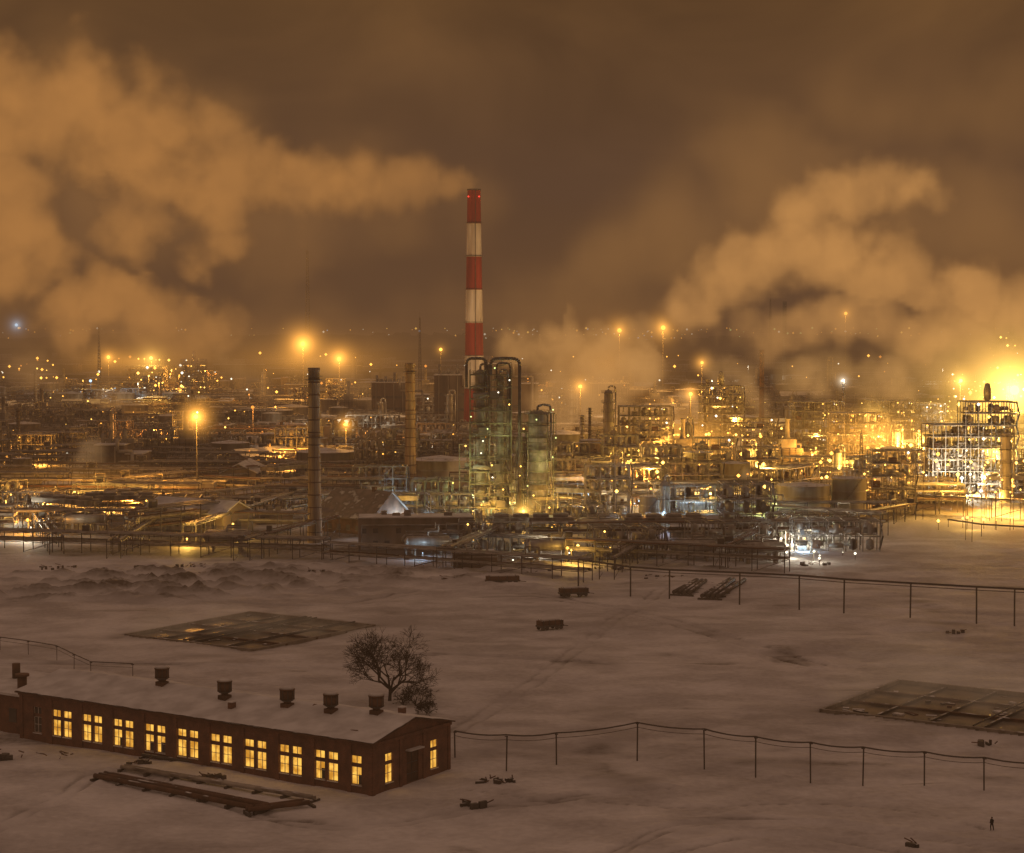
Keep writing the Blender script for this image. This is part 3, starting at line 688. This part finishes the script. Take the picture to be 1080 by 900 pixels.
for kind,v,px,py,rot in (('storage_tank',1,286,486,0),('storage_tank',1,322,486,1),('storage_tank',0,243,492,2),('storage_tank',3,24,506,0),
  ('plant_building',1,772,534,.1),('plant_building',0,838,540,-.1),('plant_building',1,548,560,.1),('plant_building',3,690,560,.3),('plant_building',3,130,505,0),
  ('storage_tank',3,687,552,0),('distillation_column',3,701,556,1),('distillation_column',3,650,520,0),('process_heater',0,720,500,.1),('lit_process_tower',2,905,500,0),('process_frame',3,955,510,.1),('process_frame',1,985,500,0),
  ('lit_process_tower',3,1040,520,0),('process_frame',1,1015,480,0),('lit_process_tower',2,940,478,0),('distillation_column',0,1000,500,0),('distillation_column',1,945,500,0),('distillation_column',0,1060,530,0),('distillation_column',2,1065,470,0),
  ('process_frame',3,690,505,0),('process_frame',0,745,505,.2),('process_frame',1,800,520,0),('distillation_column',1,725,490,0),('distillation_column',3,790,505,0),('process_frame',2,850,572,.1),('process_frame',2,490,548,.2),('process_frame',5,600,560,.1),('pressure_vessels',0,630,560,0),('process_frame',2,880,580,0),
  ('process_frame',5,470,570,.1),('process_frame',5,520,580,0),('pressure_vessels',0,450,585,.2),('process_frame',5,660,588,.1),('pressure_vessels',0,730,590,0),('process_frame',2,770,582,.1),('pressure_vessels',0,800,592,.2),('process_frame',1,640,545,0),('process_frame',0,735,555,.1),('pressure_vessels',0,580,590,.1),('plant_building',3,500,598,.1),
  ('pressure_vessels',0,90,560,.2),('process_frame',5,180,552,.1),('pressure_vessels',0,240,580,.1),('plant_building',3,290,552,.1),('process_frame',5,40,545,0),
  ('lit_process_tower',1,155,418,0),('lit_process_tower',1,190,414,0),('lit_process_tower',3,205,424,0),('distillation_column',2,172,415,0),('process_frame',1,28,455,0),('air_cooler',0,560,575,.1),('air_cooler',0,700,575,.05),('process_heater',0,830,500,.2),('lit_process_tower',0,1066,455,0),('lit_process_tower',2,1075,500,0),('lit_process_tower',3,1010,455,0),('process_frame',3,880,490,.1),('lit_process_tower',2,1010,520,.1),
  ('lit_process_tower',2,680,488,0),('lit_process_tower',3,760,485,0),('process_frame',4,800,492,.1),('lit_process_tower',2,860,480,.1),('process_frame',4,980,470,0),('process_frame',3,110,470,0),('process_frame',4,200,480,0),('process_frame',0,370,480,0),('process_frame',3,260,455,0)):
    g=keyat(px,py,12); place(lib[kind][v],kind,(g.x,g.y,0),rot)
for a,c,h,w,n,lv in (((-60,578),(345,590),5.5,6,7,2),((-60,556),(325,562),6,5,6,2),((40,541),(335,545),6,5,5,2),((255,592),(350,566),6,5,5,1),((345,592),(620,612),5,5,6,2),
   ((470,602),(560,562),6,5,6,1),((600,592),(830,604),6,5,6,2),((560,578),(905,574),7,6,7,2),((960,541),(1140,551),6,4,4,1),((-60,525),(240,528),7,6,6,2),((440,578),(600,588),5,5,5,1),
   ((640,610),(700,575),5,4,4,1),((760,600),(840,560),6,4,5,1),((120,590),(190,545),5,4,4,1),((60,585),(20,530),5,4,4,1),((900,560),(960,548),5,4,4,1),((200,575),(330,530),6,4,5,1)):
    b=MB(); rack_into(b,G(*a),G(*c),h,w,n,lv); b.obj('pipe_rack')
def free(x,y,r): return all((x-a)**2+(y-b)**2>(r+q)**2 for a,b,q in keep)
fprob=[('pipe_rack',.28,24),('process_frame',.19,12),('plant_building',.08,14),('gable_shed',.06,14),('storage_tank',.10,11),('pressure_vessels',.10,8),('air_cooler',.09,13),('process_heater',.03,8),('distillation_column',.045,4),('exhaust_stack',.008,3),('lattice_mast',.012,3)]
Y=600.0
while Y<2000:
    x=-.33*Y-20
    while x<.33*Y+20:
        t=random.random()
        for kind,p,rr in fprob:
            t-=p
            if t<0: break
        if t>=0: kind,rr='pipe_rack',20
        xx=x+rr*.6; yy=Y+R(-10,10); px,py=proj(xx,yy)
        fr=np.interp(px,[0,340,560,830,960,1080],[572,580,584,582,545,536])
        ok=py<fr-4 and free(xx,yy,rr*.45) and not (px<340 and 503<py and kind in('process_heater','distillation_column','storage_tank','process_frame','exhaust_stack','plant_building') and random.random()<.85)
        if Y<950 and kind in('exhaust_stack','process_heater'): ok=False
        if Y<1000 and px<640 and kind in('distillation_column','lattice_mast') and random.random()<.85: ok=False
        if Y>1250 and random.random()<(.6 if kind in('distillation_column','exhaust_stack','process_heater','process_frame') else .25): ok=False
        if ok:
            rot=random.choice((0,0,0,.08,-.1,SA,SA-math.pi/2,math.pi/2)) if kind!='pipe_rack' else random.choice((0,0,.05,-.12,-.12,SA-math.pi/2,SA))
            place(random.choice(lib[kind]),kind,(xx,yy,0),rot)
        x+=rr*R(1.0,1.6)
    Y+=22 if Y<1000 else 42
b=MB()
for i in range(700):
    Y=2000*(2.1**random.random()); x=R(-.33,.33)*Y; t=random.random()
    if t<.62: b.box(x,Y,-1,R(8,60),R(8,20),R(4,12),random.choice(('block','far','hall','far')),R(-.2,.2))
    elif t<.84: b.cyl((x,Y,-1),(x,Y,R(8,12)),R(5,14),'tank',n=14)
    elif t<.86: b.cyl((x,Y,-1),(x,Y,R(15,30)),R(.8,1.6),'silver',n=8)
    else: b.cyl((x,Y,5),(x+R(40,120),Y+R(-20,20),5),1.0,'pipe',n=5)
b.obj('distant_refinery')
def ridge(name,Y,h,n=400,amp=.5,seed=1):
    b=MB(); xs=np.linspace(-.6*Y,.6*Y,n); hh=h*(.5+fbm(xs/ (Y*.04),xs*0,seed,5))*(1+amp*(rng.random(n)-.5)*.5)
    vs=[];fs=[]
    for x,z in zip(xs,hh): vs+= [(x,Y,-5),(x,Y+20,float(z)),(x,Y+400,float(z)*.9)]
    for i in range(n-1): q=i*3; fs+=[(q,q+3,q+4,q+1),(q+1,q+4,q+5,q+2)]
    b.add(vs,fs,'far'); b.obj(name)
ridge('distant_forest',4700,30,900,.9,4); ridge('distant_forest',3600,14,900,.9,14)
for px,pt,pb,w in ((325,264,425,5),(812,315,400,4),(443,335,430,3),(1047,330,430,3),(105,345,420,3)):
    g=G(px,pb); lattice(ZT(g.y,pt),w,'dark',.22).obj('lattice_mast',(g.x,g.y,0))
# ---------------------------------------------------------------- lamps
lampmb=MB()
def lamp(px,py,drop,k,rs=.8):
    pb=py+drop; g=G(px,pb); z=ZT(g.y,py); r=rs*g.y/F
    lampmb.cyl((g.x,g.y,-.5),(g.x,g.y,z),.1,'dark',n=3,cap=False); lampmb.ball(g.x,g.y,z,r,k); return (g.x,g.y,z)
KC={'eo':OR,'ey':YE,'ew':WH,'eb':BL,'eg':GR,'ed':DO}
clusters=[(-10,245,376,402,45,('eo','eo','ey','ed','ew'),(15,35),4,30000,1.1),
 (140,218,376,412,18,('ey','eo','eo','ew'),(12,40),5,80000,1.1),
 (85,130,398,425,6,('eb','ew'),(8,20),2,15000,1.1),
 (0,200,512,534,22,('ey','eo'),(8,18),8,24000,1.4),
 (0,330,400,500,26,('eo','ed','ey'),(8,25),7,26000,1.1),
 (0,330,530,572,9,('ey','eo','ew'),(5,14),5,7000,1.0),
 (240,500,380,500,22,('eo','ed','ew'),(8,30),7,28000,1.1),
 (500,640,505,580,40,('ey','eo','eg','ey'),(3,20),7,9000,1.2),
 (640,830,445,520,100,('eo','ey','ey','ed'),(8,45),15,26000,1.35),
 (690,760,420,470,16,('eo','ey'),(5,30),3,30000,1.2),
 (600,900,520,585,40,('ew','ey','eg','eb'),(4,16),9,6500,1.0),
 (820,905,560,590,14,('ew','eb','ew'),(3,8),4,2500,1.0),
 (850,1000,425,505,110,('ey','ey','eo'),(8,50),13,32000,1.4),
 (985,1085,400,525,110,('ey','ey','eo','ew'),(8,50),13,42000,1.5),
 (985,1090,514,528,18,('ey',),(6,10),3,5000,1.3),(978,1090,543,550,8,('ey',),(8,12),2,1500,1.2),
 (240,1080,372,440,70,('eo','eo','ew','ed'),(8,25),9,36000,1.1),
 (400,500,520,575,14,('ew','ey','eb'),(4,14),5,6000,1.1),
 (440,580,570,600,8,('ew','eb'),(4,8),3,2200,1.0),
 (640,760,530,560,8,('eb','eg'),(4,14),3,6000,1.0)]
for x0,x1,y0,y1,n,ks,dr,nl,pw,rs in clusters:
    for i in range(n):
        k=random.choice(ks); px,py=R(x0,x1),R(y0,y1); p=lamp(px,py,R(*dr),k,rs*random.choice((.45,.6,.8,1,1.5)))
        if i<nl: plight((p[0],p[1]-1.5,p[2]+.5),KC[k],pw*R(.6,1.5),.7)
lampmb.obj('plant_lamps')
b=MB()
for i in range(300):
    py=346+18*random.random()**1.2; px=R(-60,1140) if random.random()<.45 else random.gauss(random.choice((60,620,750,900,560)),60)
    g=G(px,py+3); Y=min(g.y,6500); p=W(px,py,Y)
    if p.z<1: continue
    b.cyl((p.x,p.y,-1),(p.x,p.y,p.z),.3,'far',n=3,cap=False)
    b.ball(p.x,p.y,p.z,random.choice((.5,.6,.8,1.3))*Y/F,random.choice(('eo','ew','ew','ed','eo','ey','eb','eg')))
b.obj('distant_city_lights')
def glow_mat():  # emissive ball, stands in for lamplight scattered by the mist
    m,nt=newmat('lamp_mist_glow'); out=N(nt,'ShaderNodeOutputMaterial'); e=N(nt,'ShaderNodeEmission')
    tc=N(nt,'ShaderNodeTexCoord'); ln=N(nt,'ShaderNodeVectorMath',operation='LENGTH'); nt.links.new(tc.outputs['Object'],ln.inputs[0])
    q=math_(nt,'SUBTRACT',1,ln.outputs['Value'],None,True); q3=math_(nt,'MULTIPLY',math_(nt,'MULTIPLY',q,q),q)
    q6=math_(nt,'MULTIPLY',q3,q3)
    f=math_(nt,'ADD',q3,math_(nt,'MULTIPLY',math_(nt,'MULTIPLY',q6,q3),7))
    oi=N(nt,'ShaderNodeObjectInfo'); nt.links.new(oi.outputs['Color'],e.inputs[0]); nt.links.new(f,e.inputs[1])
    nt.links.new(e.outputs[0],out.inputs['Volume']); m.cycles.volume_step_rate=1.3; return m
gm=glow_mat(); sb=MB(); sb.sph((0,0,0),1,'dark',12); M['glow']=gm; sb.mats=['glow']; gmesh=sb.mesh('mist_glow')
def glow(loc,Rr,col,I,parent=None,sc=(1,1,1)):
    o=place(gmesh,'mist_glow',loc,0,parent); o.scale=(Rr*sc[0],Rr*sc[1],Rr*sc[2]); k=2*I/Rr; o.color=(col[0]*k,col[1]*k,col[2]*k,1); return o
big=[(320,363,430,OR,1.5,36,160000,2.4),(358,379,430,OR,1.2,28,110000,2),(208,440,532,OR,1.3,28,50000,2.4),(115,377,415,OR,.8,18,60000,1.8),(18,343,380,BL,.5,18,0,1.6),
 (653,349,425,OR,.9,24,140000,2.3),(699,346,425,OR,1.1,26,140000,2.4),(740,383,440,OR,.7,18,60000,1.6),(891,331,420,OR,.6,15,60000,1.7),(1068,412,500,YE,2.0,80,130000,5),
 (888,402,470,WH,.4,12,12000,1.3),(267,430,470,DO,0,14,25000,1.7),(365,448,490,OR,.7,18,36000,1.8),(612,408,470,OR,.6,20,50000,1.7),(465,369,420,OR,.3,14,25000,1.7),(728,416,480,OR,.6,20,36000,1.8),
 (1012,402,470,YE,.7,26,50000,2),(920,442,490,YE,.8,28,44000,2.2),(552,540,566,YE,.8,22,12000,1.8),(700,541,560,BL,0,9,4000,1.3),(858,582,592,WH,0,8,1500,1.2),(160,378,418,YE,.7,32,60000,1.8),(96,402,425,BL,0,12,9000,1.5),
 (745,470,500,OR,.6,20,22000,1.8),(85,521,536,YE,.6,14,14000,1.7),(140,524,537,OR,0,11,12000,1.6),(1050,478,520,YE,.9,32,36000,2),(800,480,505,YE,0,16,20000,1.8),(30,549,562,OR,0,10,9000,1.6),(690,480,510,YE,.5,16,20000,1.9),(960,470,500,YE,0,10,26000,2.0)]
for px,py,pb,col,I,Rp,pw,rs in big:
    g=G(px,pb); z=ZT(g.y,py); s=g.y/F; e=empty('floodlight_mast',(g.x,g.y,0))
    m=MB(); m.cyl((0,0,-.5),(0,0,z),.28,'steel',r1=.14,n=6); m.box(0,0,z-.3,2.2,.5,.25,'dark')
    for q in (-.8,0,.8): m.box(q,-.3,z-.2,.5,.35,.45,'dark')
    m.obj('mast',parent=e)
    h=MB(); kk={OR:'eo',YE:'ey',BL:'eb',WH:'ew',DO:'ed'}[col]; h.sph((0,-.6-rs*s*.5,z+.2),rs*s,kk,10); h.obj('lamp_head',parent=e)
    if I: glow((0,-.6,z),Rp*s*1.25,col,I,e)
    if pw: plight((g.x,g.y-3-rs*s*2,z+1),col,pw,.8)
for i,(l,loc) in enumerate(pl):
    o=bpy.data.objects.new('lamp_light',l); o.location=loc; SC.collection.objects.link(o)
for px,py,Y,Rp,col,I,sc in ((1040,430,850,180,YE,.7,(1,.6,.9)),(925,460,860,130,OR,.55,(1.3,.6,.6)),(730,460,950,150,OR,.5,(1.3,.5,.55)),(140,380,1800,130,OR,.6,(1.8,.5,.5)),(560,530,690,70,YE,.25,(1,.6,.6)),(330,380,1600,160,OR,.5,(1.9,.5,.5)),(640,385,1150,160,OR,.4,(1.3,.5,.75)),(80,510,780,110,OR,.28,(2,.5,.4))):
    p=W(px,py,Y); glow(p,Rp*Y/F,col,I,None,sc).name='emissive_mist'  # free-standing emissive balls imitate mist lit by lamp clusters
# ---------------------------------------------------------------- steam volumes
def steam_mat(name,sig,cA,cB,rate=1.5):  # self-emission stands in for lamplight on the steam, brighter where dense
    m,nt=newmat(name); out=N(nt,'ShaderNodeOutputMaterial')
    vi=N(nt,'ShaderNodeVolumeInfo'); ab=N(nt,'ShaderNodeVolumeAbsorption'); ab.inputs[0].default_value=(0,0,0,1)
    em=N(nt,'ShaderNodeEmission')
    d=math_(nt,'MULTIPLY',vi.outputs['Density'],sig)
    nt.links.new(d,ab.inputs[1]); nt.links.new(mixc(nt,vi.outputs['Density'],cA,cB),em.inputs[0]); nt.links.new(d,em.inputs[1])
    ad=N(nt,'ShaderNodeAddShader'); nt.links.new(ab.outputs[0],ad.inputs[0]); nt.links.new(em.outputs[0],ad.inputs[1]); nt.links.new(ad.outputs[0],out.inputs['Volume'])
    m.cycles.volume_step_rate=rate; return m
def steam(name,rows,Y,vox,sig,cA,cB,nsc=.02,amp=1.3,warp=.35,edge=.6,depth=.6,jit=.35,sub=4,rate=3.0,src=None,bias=0.0):
    P=[];Rd=[]
    for line in rows:
        Q=[]
        for i in range(len(line)-1):
            for s in range(sub): t=s/sub; Q.append(tuple(a*(1-t)+b*t for a,b in zip(line[i],line[i+1])))
        Q.append(line[-1])
        for px,py,r in Q:
            for rep in range(3):
                p=W(px+R(-jit,jit)*r,py+R(-jit,jit)*r,Y+ (R(-depth,depth)*r*Y/F)); P.append(tuple(p)); Rd.append(r*Y/F*R(.7,1.1))
    me=bpy.data.meshes.new(name); me.from_pydata(P,[],[])
    at=me.attributes.new('rad','FLOAT','POINT'); at.data.foreach_set('value',Rd)
    P=np.array(P);Rd=np.array(Rd); mn=(P-Rd[:,None]*1.7).min(0); mx=(P+Rd[:,None]*1.7).max(0)
    o=place(me,name); ng=bpy.data.node_groups.new(name,'GeometryNodeTree')
    ng.interface.new_socket('Geometry',in_out='INPUT',socket_type='NodeSocketGeometry'); ng.interface.new_socket('Geometry',in_out='OUTPUT',socket_type='NodeSocketGeometry')
    n=ng.nodes.new; L=ng.links.new
    def mt(op,a,b,c=None,clamp=False):
        q=n('ShaderNodeMath'); q.operation=op; q.use_clamp=clamp
        for i,v in enumerate((a,b,c)):
            if v is None: continue
            if isinstance(v,(int,float)): q.inputs[i].default_value=v
            else: L(v,q.inputs[i])
        return q.outputs[0]
    gi=n('NodeGroupInput');go=n('NodeGroupOutput'); pos=n('GeometryNodeInputPosition')
    nz=n('ShaderNodeTexNoise'); nz.inputs['Scale'].default_value=nsc*.7; nz.inputs['Detail'].default_value=4; L(pos.outputs[0],nz.inputs['Vector'])
    s1=n('ShaderNodeVectorMath'); s1.operation='SUBTRACT'; L(nz.outputs['Color'],s1.inputs[0]); s1.inputs[1].default_value=(.5,.5,.5)
    s2=n('ShaderNodeVectorMath'); s2.operation='SCALE'; L(s1.outputs[0],s2.inputs[0]); wsc=float(np.median(Rd))*warp*4
    s2.inputs['Scale'].default_value=wsc; ampf=None
    if src is not None:
        dd=n('ShaderNodeVectorMath'); dd.operation='DISTANCE'; L(pos.outputs[0],dd.inputs[0]); dd.inputs[1].default_value=tuple(src[0])
        ampf=mt('MULTIPLY_ADD',dd.outputs['Value'],1/src[1],.12,True); L(mt('MULTIPLY',ampf,wsc),s2.inputs['Scale'])
    wp=n('ShaderNodeVectorMath'); wp.operation='ADD'; L(pos.outputs[0],wp.inputs[0]); L(s2.outputs[0],wp.inputs[1])
    sn=n('GeometryNodeSampleNearest'); sn.domain='POINT'; L(gi.outputs[0],sn.inputs['Geometry']); L(wp.outputs[0],sn.inputs['Sample Position'])
    def samp(dt,s_):
        q=n('GeometryNodeSampleIndex'); q.data_type=dt; q.domain='POINT'; L(gi.outputs[0],q.inputs['Geometry'])
        v=[s for s in q.inputs if s.name=='Value' and s.enabled][0]; L(s_,v); L(sn.outputs['Index'],q.inputs['Index'])
        return [s for s in q.outputs if s.enabled][0]
    na=n('GeometryNodeInputNamedAttribute'); na.data_type='FLOAT'; na.inputs[0].default_value='rad'
    pr=samp('FLOAT_VECTOR',pos.outputs[0]); rr=samp('FLOAT',[s for s in na.outputs if s.enabled and s.name=='Attribute'][0])
    ds=n('ShaderNodeVectorMath'); ds.operation='DISTANCE'; L(wp.outputs[0],ds.inputs[0]); L(pr,ds.inputs[1])
    n2=n('ShaderNodeTexNoise'); n2.inputs['Scale'].default_value=nsc; n2.inputs['Detail'].default_value=5; n2.inputs['Roughness'].default_value=.62; L(pos.outputs[0],n2.inputs['Vector'])
    q=mt('SUBTRACT',1+bias,mt('DIVIDE',ds.outputs['Value'],rr))
    nn=mt('MULTIPLY_ADD',n2.outputs[0],amp*2,-amp)
    if ampf is not None: nn=mt('MULTIPLY',nn,ampf)
    q=mt('ADD',q,nn)
    mr=n('ShaderNodeMapRange'); mr.interpolation_type='SMOOTHSTEP'; L(q,mr.inputs['Value']); mr.inputs['From Min'].default_value=0; mr.inputs['From Max'].default_value=edge
    vc=n('GeometryNodeVolumeCube'); L(mr.outputs[0],vc.inputs['Density']); vc.inputs['Min'].default_value=tuple(mn); vc.inputs['Max'].default_value=tuple(mx)
    for a,i in (('X',0),('Y',1),('Z',2)): vc.inputs['Resolution '+a].default_value=int(max(8,min(400,(mx[i]-mn[i])/vox)))
    sm=n('GeometryNodeSetMaterial'); sm.inputs['Material'].default_value=steam_mat(name+'_mat',sig,cA,cB,rate); L(vc.outputs[0],sm.inputs['Geometry']); L(sm.outputs[0],go.inputs[0])
    o.modifiers.new('steam','NODES').node_group=ng
    return o
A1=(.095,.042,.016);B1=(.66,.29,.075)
steam('steam_plume',[[(499,194,9),(488,192,15),(470,194,24),(430,195,33),(385,193,40),(335,190,46),(285,192,52),(240,188,60),(190,168,66),(140,148,68),(90,128,68),(30,112,68),(-40,105,72)],
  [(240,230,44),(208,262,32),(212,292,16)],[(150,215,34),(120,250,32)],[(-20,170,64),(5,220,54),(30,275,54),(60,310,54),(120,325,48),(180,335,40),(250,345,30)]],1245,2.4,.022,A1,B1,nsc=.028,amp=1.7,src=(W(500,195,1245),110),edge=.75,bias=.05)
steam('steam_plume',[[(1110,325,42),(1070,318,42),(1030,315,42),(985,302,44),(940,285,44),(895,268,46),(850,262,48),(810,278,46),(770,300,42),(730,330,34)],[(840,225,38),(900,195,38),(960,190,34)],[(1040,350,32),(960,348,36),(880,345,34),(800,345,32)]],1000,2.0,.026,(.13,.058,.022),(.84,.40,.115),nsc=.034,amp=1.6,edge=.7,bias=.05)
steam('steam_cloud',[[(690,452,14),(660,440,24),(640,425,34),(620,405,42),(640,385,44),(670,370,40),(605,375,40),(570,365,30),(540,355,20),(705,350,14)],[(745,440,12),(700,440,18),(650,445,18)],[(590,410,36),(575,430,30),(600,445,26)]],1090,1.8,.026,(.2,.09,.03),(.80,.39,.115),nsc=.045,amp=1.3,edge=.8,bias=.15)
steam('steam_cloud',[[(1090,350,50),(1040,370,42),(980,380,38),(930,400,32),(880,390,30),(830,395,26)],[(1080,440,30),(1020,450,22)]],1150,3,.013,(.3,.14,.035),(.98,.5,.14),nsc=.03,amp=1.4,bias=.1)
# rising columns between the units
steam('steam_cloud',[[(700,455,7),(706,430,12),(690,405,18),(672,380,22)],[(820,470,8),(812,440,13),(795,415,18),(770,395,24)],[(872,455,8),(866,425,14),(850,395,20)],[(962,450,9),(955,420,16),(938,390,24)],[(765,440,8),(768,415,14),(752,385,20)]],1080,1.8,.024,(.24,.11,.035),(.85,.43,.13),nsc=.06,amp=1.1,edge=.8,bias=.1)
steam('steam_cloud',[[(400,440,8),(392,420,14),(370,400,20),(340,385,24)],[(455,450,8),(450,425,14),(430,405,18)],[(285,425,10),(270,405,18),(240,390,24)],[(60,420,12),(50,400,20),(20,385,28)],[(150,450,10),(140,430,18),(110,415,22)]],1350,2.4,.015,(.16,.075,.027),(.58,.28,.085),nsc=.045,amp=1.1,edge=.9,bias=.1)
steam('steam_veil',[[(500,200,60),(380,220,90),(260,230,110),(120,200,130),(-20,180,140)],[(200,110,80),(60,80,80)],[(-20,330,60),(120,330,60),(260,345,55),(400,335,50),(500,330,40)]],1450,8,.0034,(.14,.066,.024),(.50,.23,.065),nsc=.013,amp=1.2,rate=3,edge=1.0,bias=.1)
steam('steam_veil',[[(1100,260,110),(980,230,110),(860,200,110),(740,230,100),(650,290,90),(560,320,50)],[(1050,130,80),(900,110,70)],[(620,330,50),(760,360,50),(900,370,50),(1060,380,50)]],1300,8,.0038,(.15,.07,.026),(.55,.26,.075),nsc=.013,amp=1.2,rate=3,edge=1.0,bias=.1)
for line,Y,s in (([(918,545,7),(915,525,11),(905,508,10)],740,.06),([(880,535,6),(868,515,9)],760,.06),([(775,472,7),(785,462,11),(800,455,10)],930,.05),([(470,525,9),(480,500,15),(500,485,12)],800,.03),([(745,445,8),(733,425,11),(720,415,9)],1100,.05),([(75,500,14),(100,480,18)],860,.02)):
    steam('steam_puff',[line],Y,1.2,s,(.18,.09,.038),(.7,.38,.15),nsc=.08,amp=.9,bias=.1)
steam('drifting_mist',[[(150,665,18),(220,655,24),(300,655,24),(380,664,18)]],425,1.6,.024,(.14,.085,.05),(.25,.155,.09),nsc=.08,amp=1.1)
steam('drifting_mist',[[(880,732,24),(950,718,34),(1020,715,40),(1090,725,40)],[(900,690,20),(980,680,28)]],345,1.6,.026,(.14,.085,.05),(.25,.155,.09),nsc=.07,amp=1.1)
def haze(name,x0,y0,z0,x1,y1,z1,sig,col):  # haze emits its own colour in place of scattered light
    b=MB(); b.bx(x0,y0,z0,x1,y1,z1,'dark'); m,nt=newmat(name+'_mat'); out=N(nt,'ShaderNodeOutputMaterial')
    ab=N(nt,'ShaderNodeVolumeAbsorption'); ab.inputs[0].default_value=(0,0,0,1); ab.inputs[1].default_value=sig
    em=N(nt,'ShaderNodeEmission'); em.inputs[0].default_value=(*col,1); em.inputs[1].default_value=sig
    ad=N(nt,'ShaderNodeAddShader'); nt.links.new(ab.outputs[0],ad.inputs[0]); nt.links.new(em.outputs[0],ad.inputs[1]); nt.links.new(ad.outputs[0],out.inputs['Volume'])
    M[name]=m; b.mats=[name]; b.obj(name)
haze('haze_layer',-9000,-500,-20,9000,12000,330,.00038,(.122,.060,.028))
# ---------------------------------------------------------------- sky
w=bpy.data.worlds.new('World'); SC.world=w; w.use_nodes=True; nt=w.node_tree; nt.nodes.clear()
out=N(nt,'ShaderNodeOutputWorld'); bg=N(nt,'ShaderNodeBackground'); tc=N(nt,'ShaderNodeTexCoord')
sep=N(nt,'ShaderNodeSeparateXYZ'); nt.links.new(tc.outputs['Generated'],sep.inputs[0])
mp=N(nt,'ShaderNodeMapping'); mp.inputs['Scale'].default_value=(7,7,14); nt.links.new(tc.outputs['Generated'],mp.inputs[0])
no=N(nt,'ShaderNodeTexNoise'); no.inputs['Scale'].default_value=1; no.inputs['Detail'].default_value=4; no.inputs['Roughness'].default_value=.5; no.inputs['Distortion'].default_value=.6; nt.links.new(mp.outputs[0],no.inputs['Vector'])
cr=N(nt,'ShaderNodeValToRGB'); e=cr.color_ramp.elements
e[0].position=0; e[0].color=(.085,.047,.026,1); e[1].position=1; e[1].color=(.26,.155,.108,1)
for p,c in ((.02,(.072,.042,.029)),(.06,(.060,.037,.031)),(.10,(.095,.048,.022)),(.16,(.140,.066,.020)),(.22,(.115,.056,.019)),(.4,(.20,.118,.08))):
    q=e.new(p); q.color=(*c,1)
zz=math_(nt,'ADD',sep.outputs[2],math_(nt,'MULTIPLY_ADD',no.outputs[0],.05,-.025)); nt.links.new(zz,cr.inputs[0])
mul=N(nt,'ShaderNodeMix',data_type='RGBA',blend_type='MULTIPLY'); mul.inputs[0].default_value=1
nt.links.new(cr.outputs[0],mul.inputs[6])
v=math_(nt,'MULTIPLY_ADD',no.outputs[0],2.0,0.0); cb=N(nt,'ShaderNodeCombineColor')
for i in range(3): nt.links.new(v,cb.inputs[i])
nt.links.new(cb.outputs[0],mul.inputs[7])
sky=N(nt,'ShaderNodeTexSky'); sky.sky_type='NISHITA'; sky.sun_disc=False; sky.sun_elevation=math.radians(-5); sky.sun_rotation=math.radians(200)
b2=N(nt,'ShaderNodeBackground'); nt.links.new(sky.outputs[0],b2.inputs[0]); b2.inputs[1].default_value=.05
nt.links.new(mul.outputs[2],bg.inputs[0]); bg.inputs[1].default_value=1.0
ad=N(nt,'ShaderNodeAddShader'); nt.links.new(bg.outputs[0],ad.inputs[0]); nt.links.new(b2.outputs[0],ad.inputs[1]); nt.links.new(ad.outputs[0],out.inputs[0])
# ---------------------------------------------------------------- camera
cam=bpy.data.cameras.new('camera'); co=bpy.data.objects.new('camera',cam); SC.collection.objects.link(co); SC.camera=co
cam.lens=70; cam.sensor_width=36; cam.sensor_fit='HORIZONTAL'; cam.clip_end=60000; cam.clip_start=1
co.location=(0,0,H); co.rotation_euler=(math.pi/2-TH,0,0)
SC.view_settings.view_transform='Standard'; SC.view_settings.look='None'; SC.view_settings.exposure=0
print('objects',len(bpy.data.objects),'lights',len(pl))
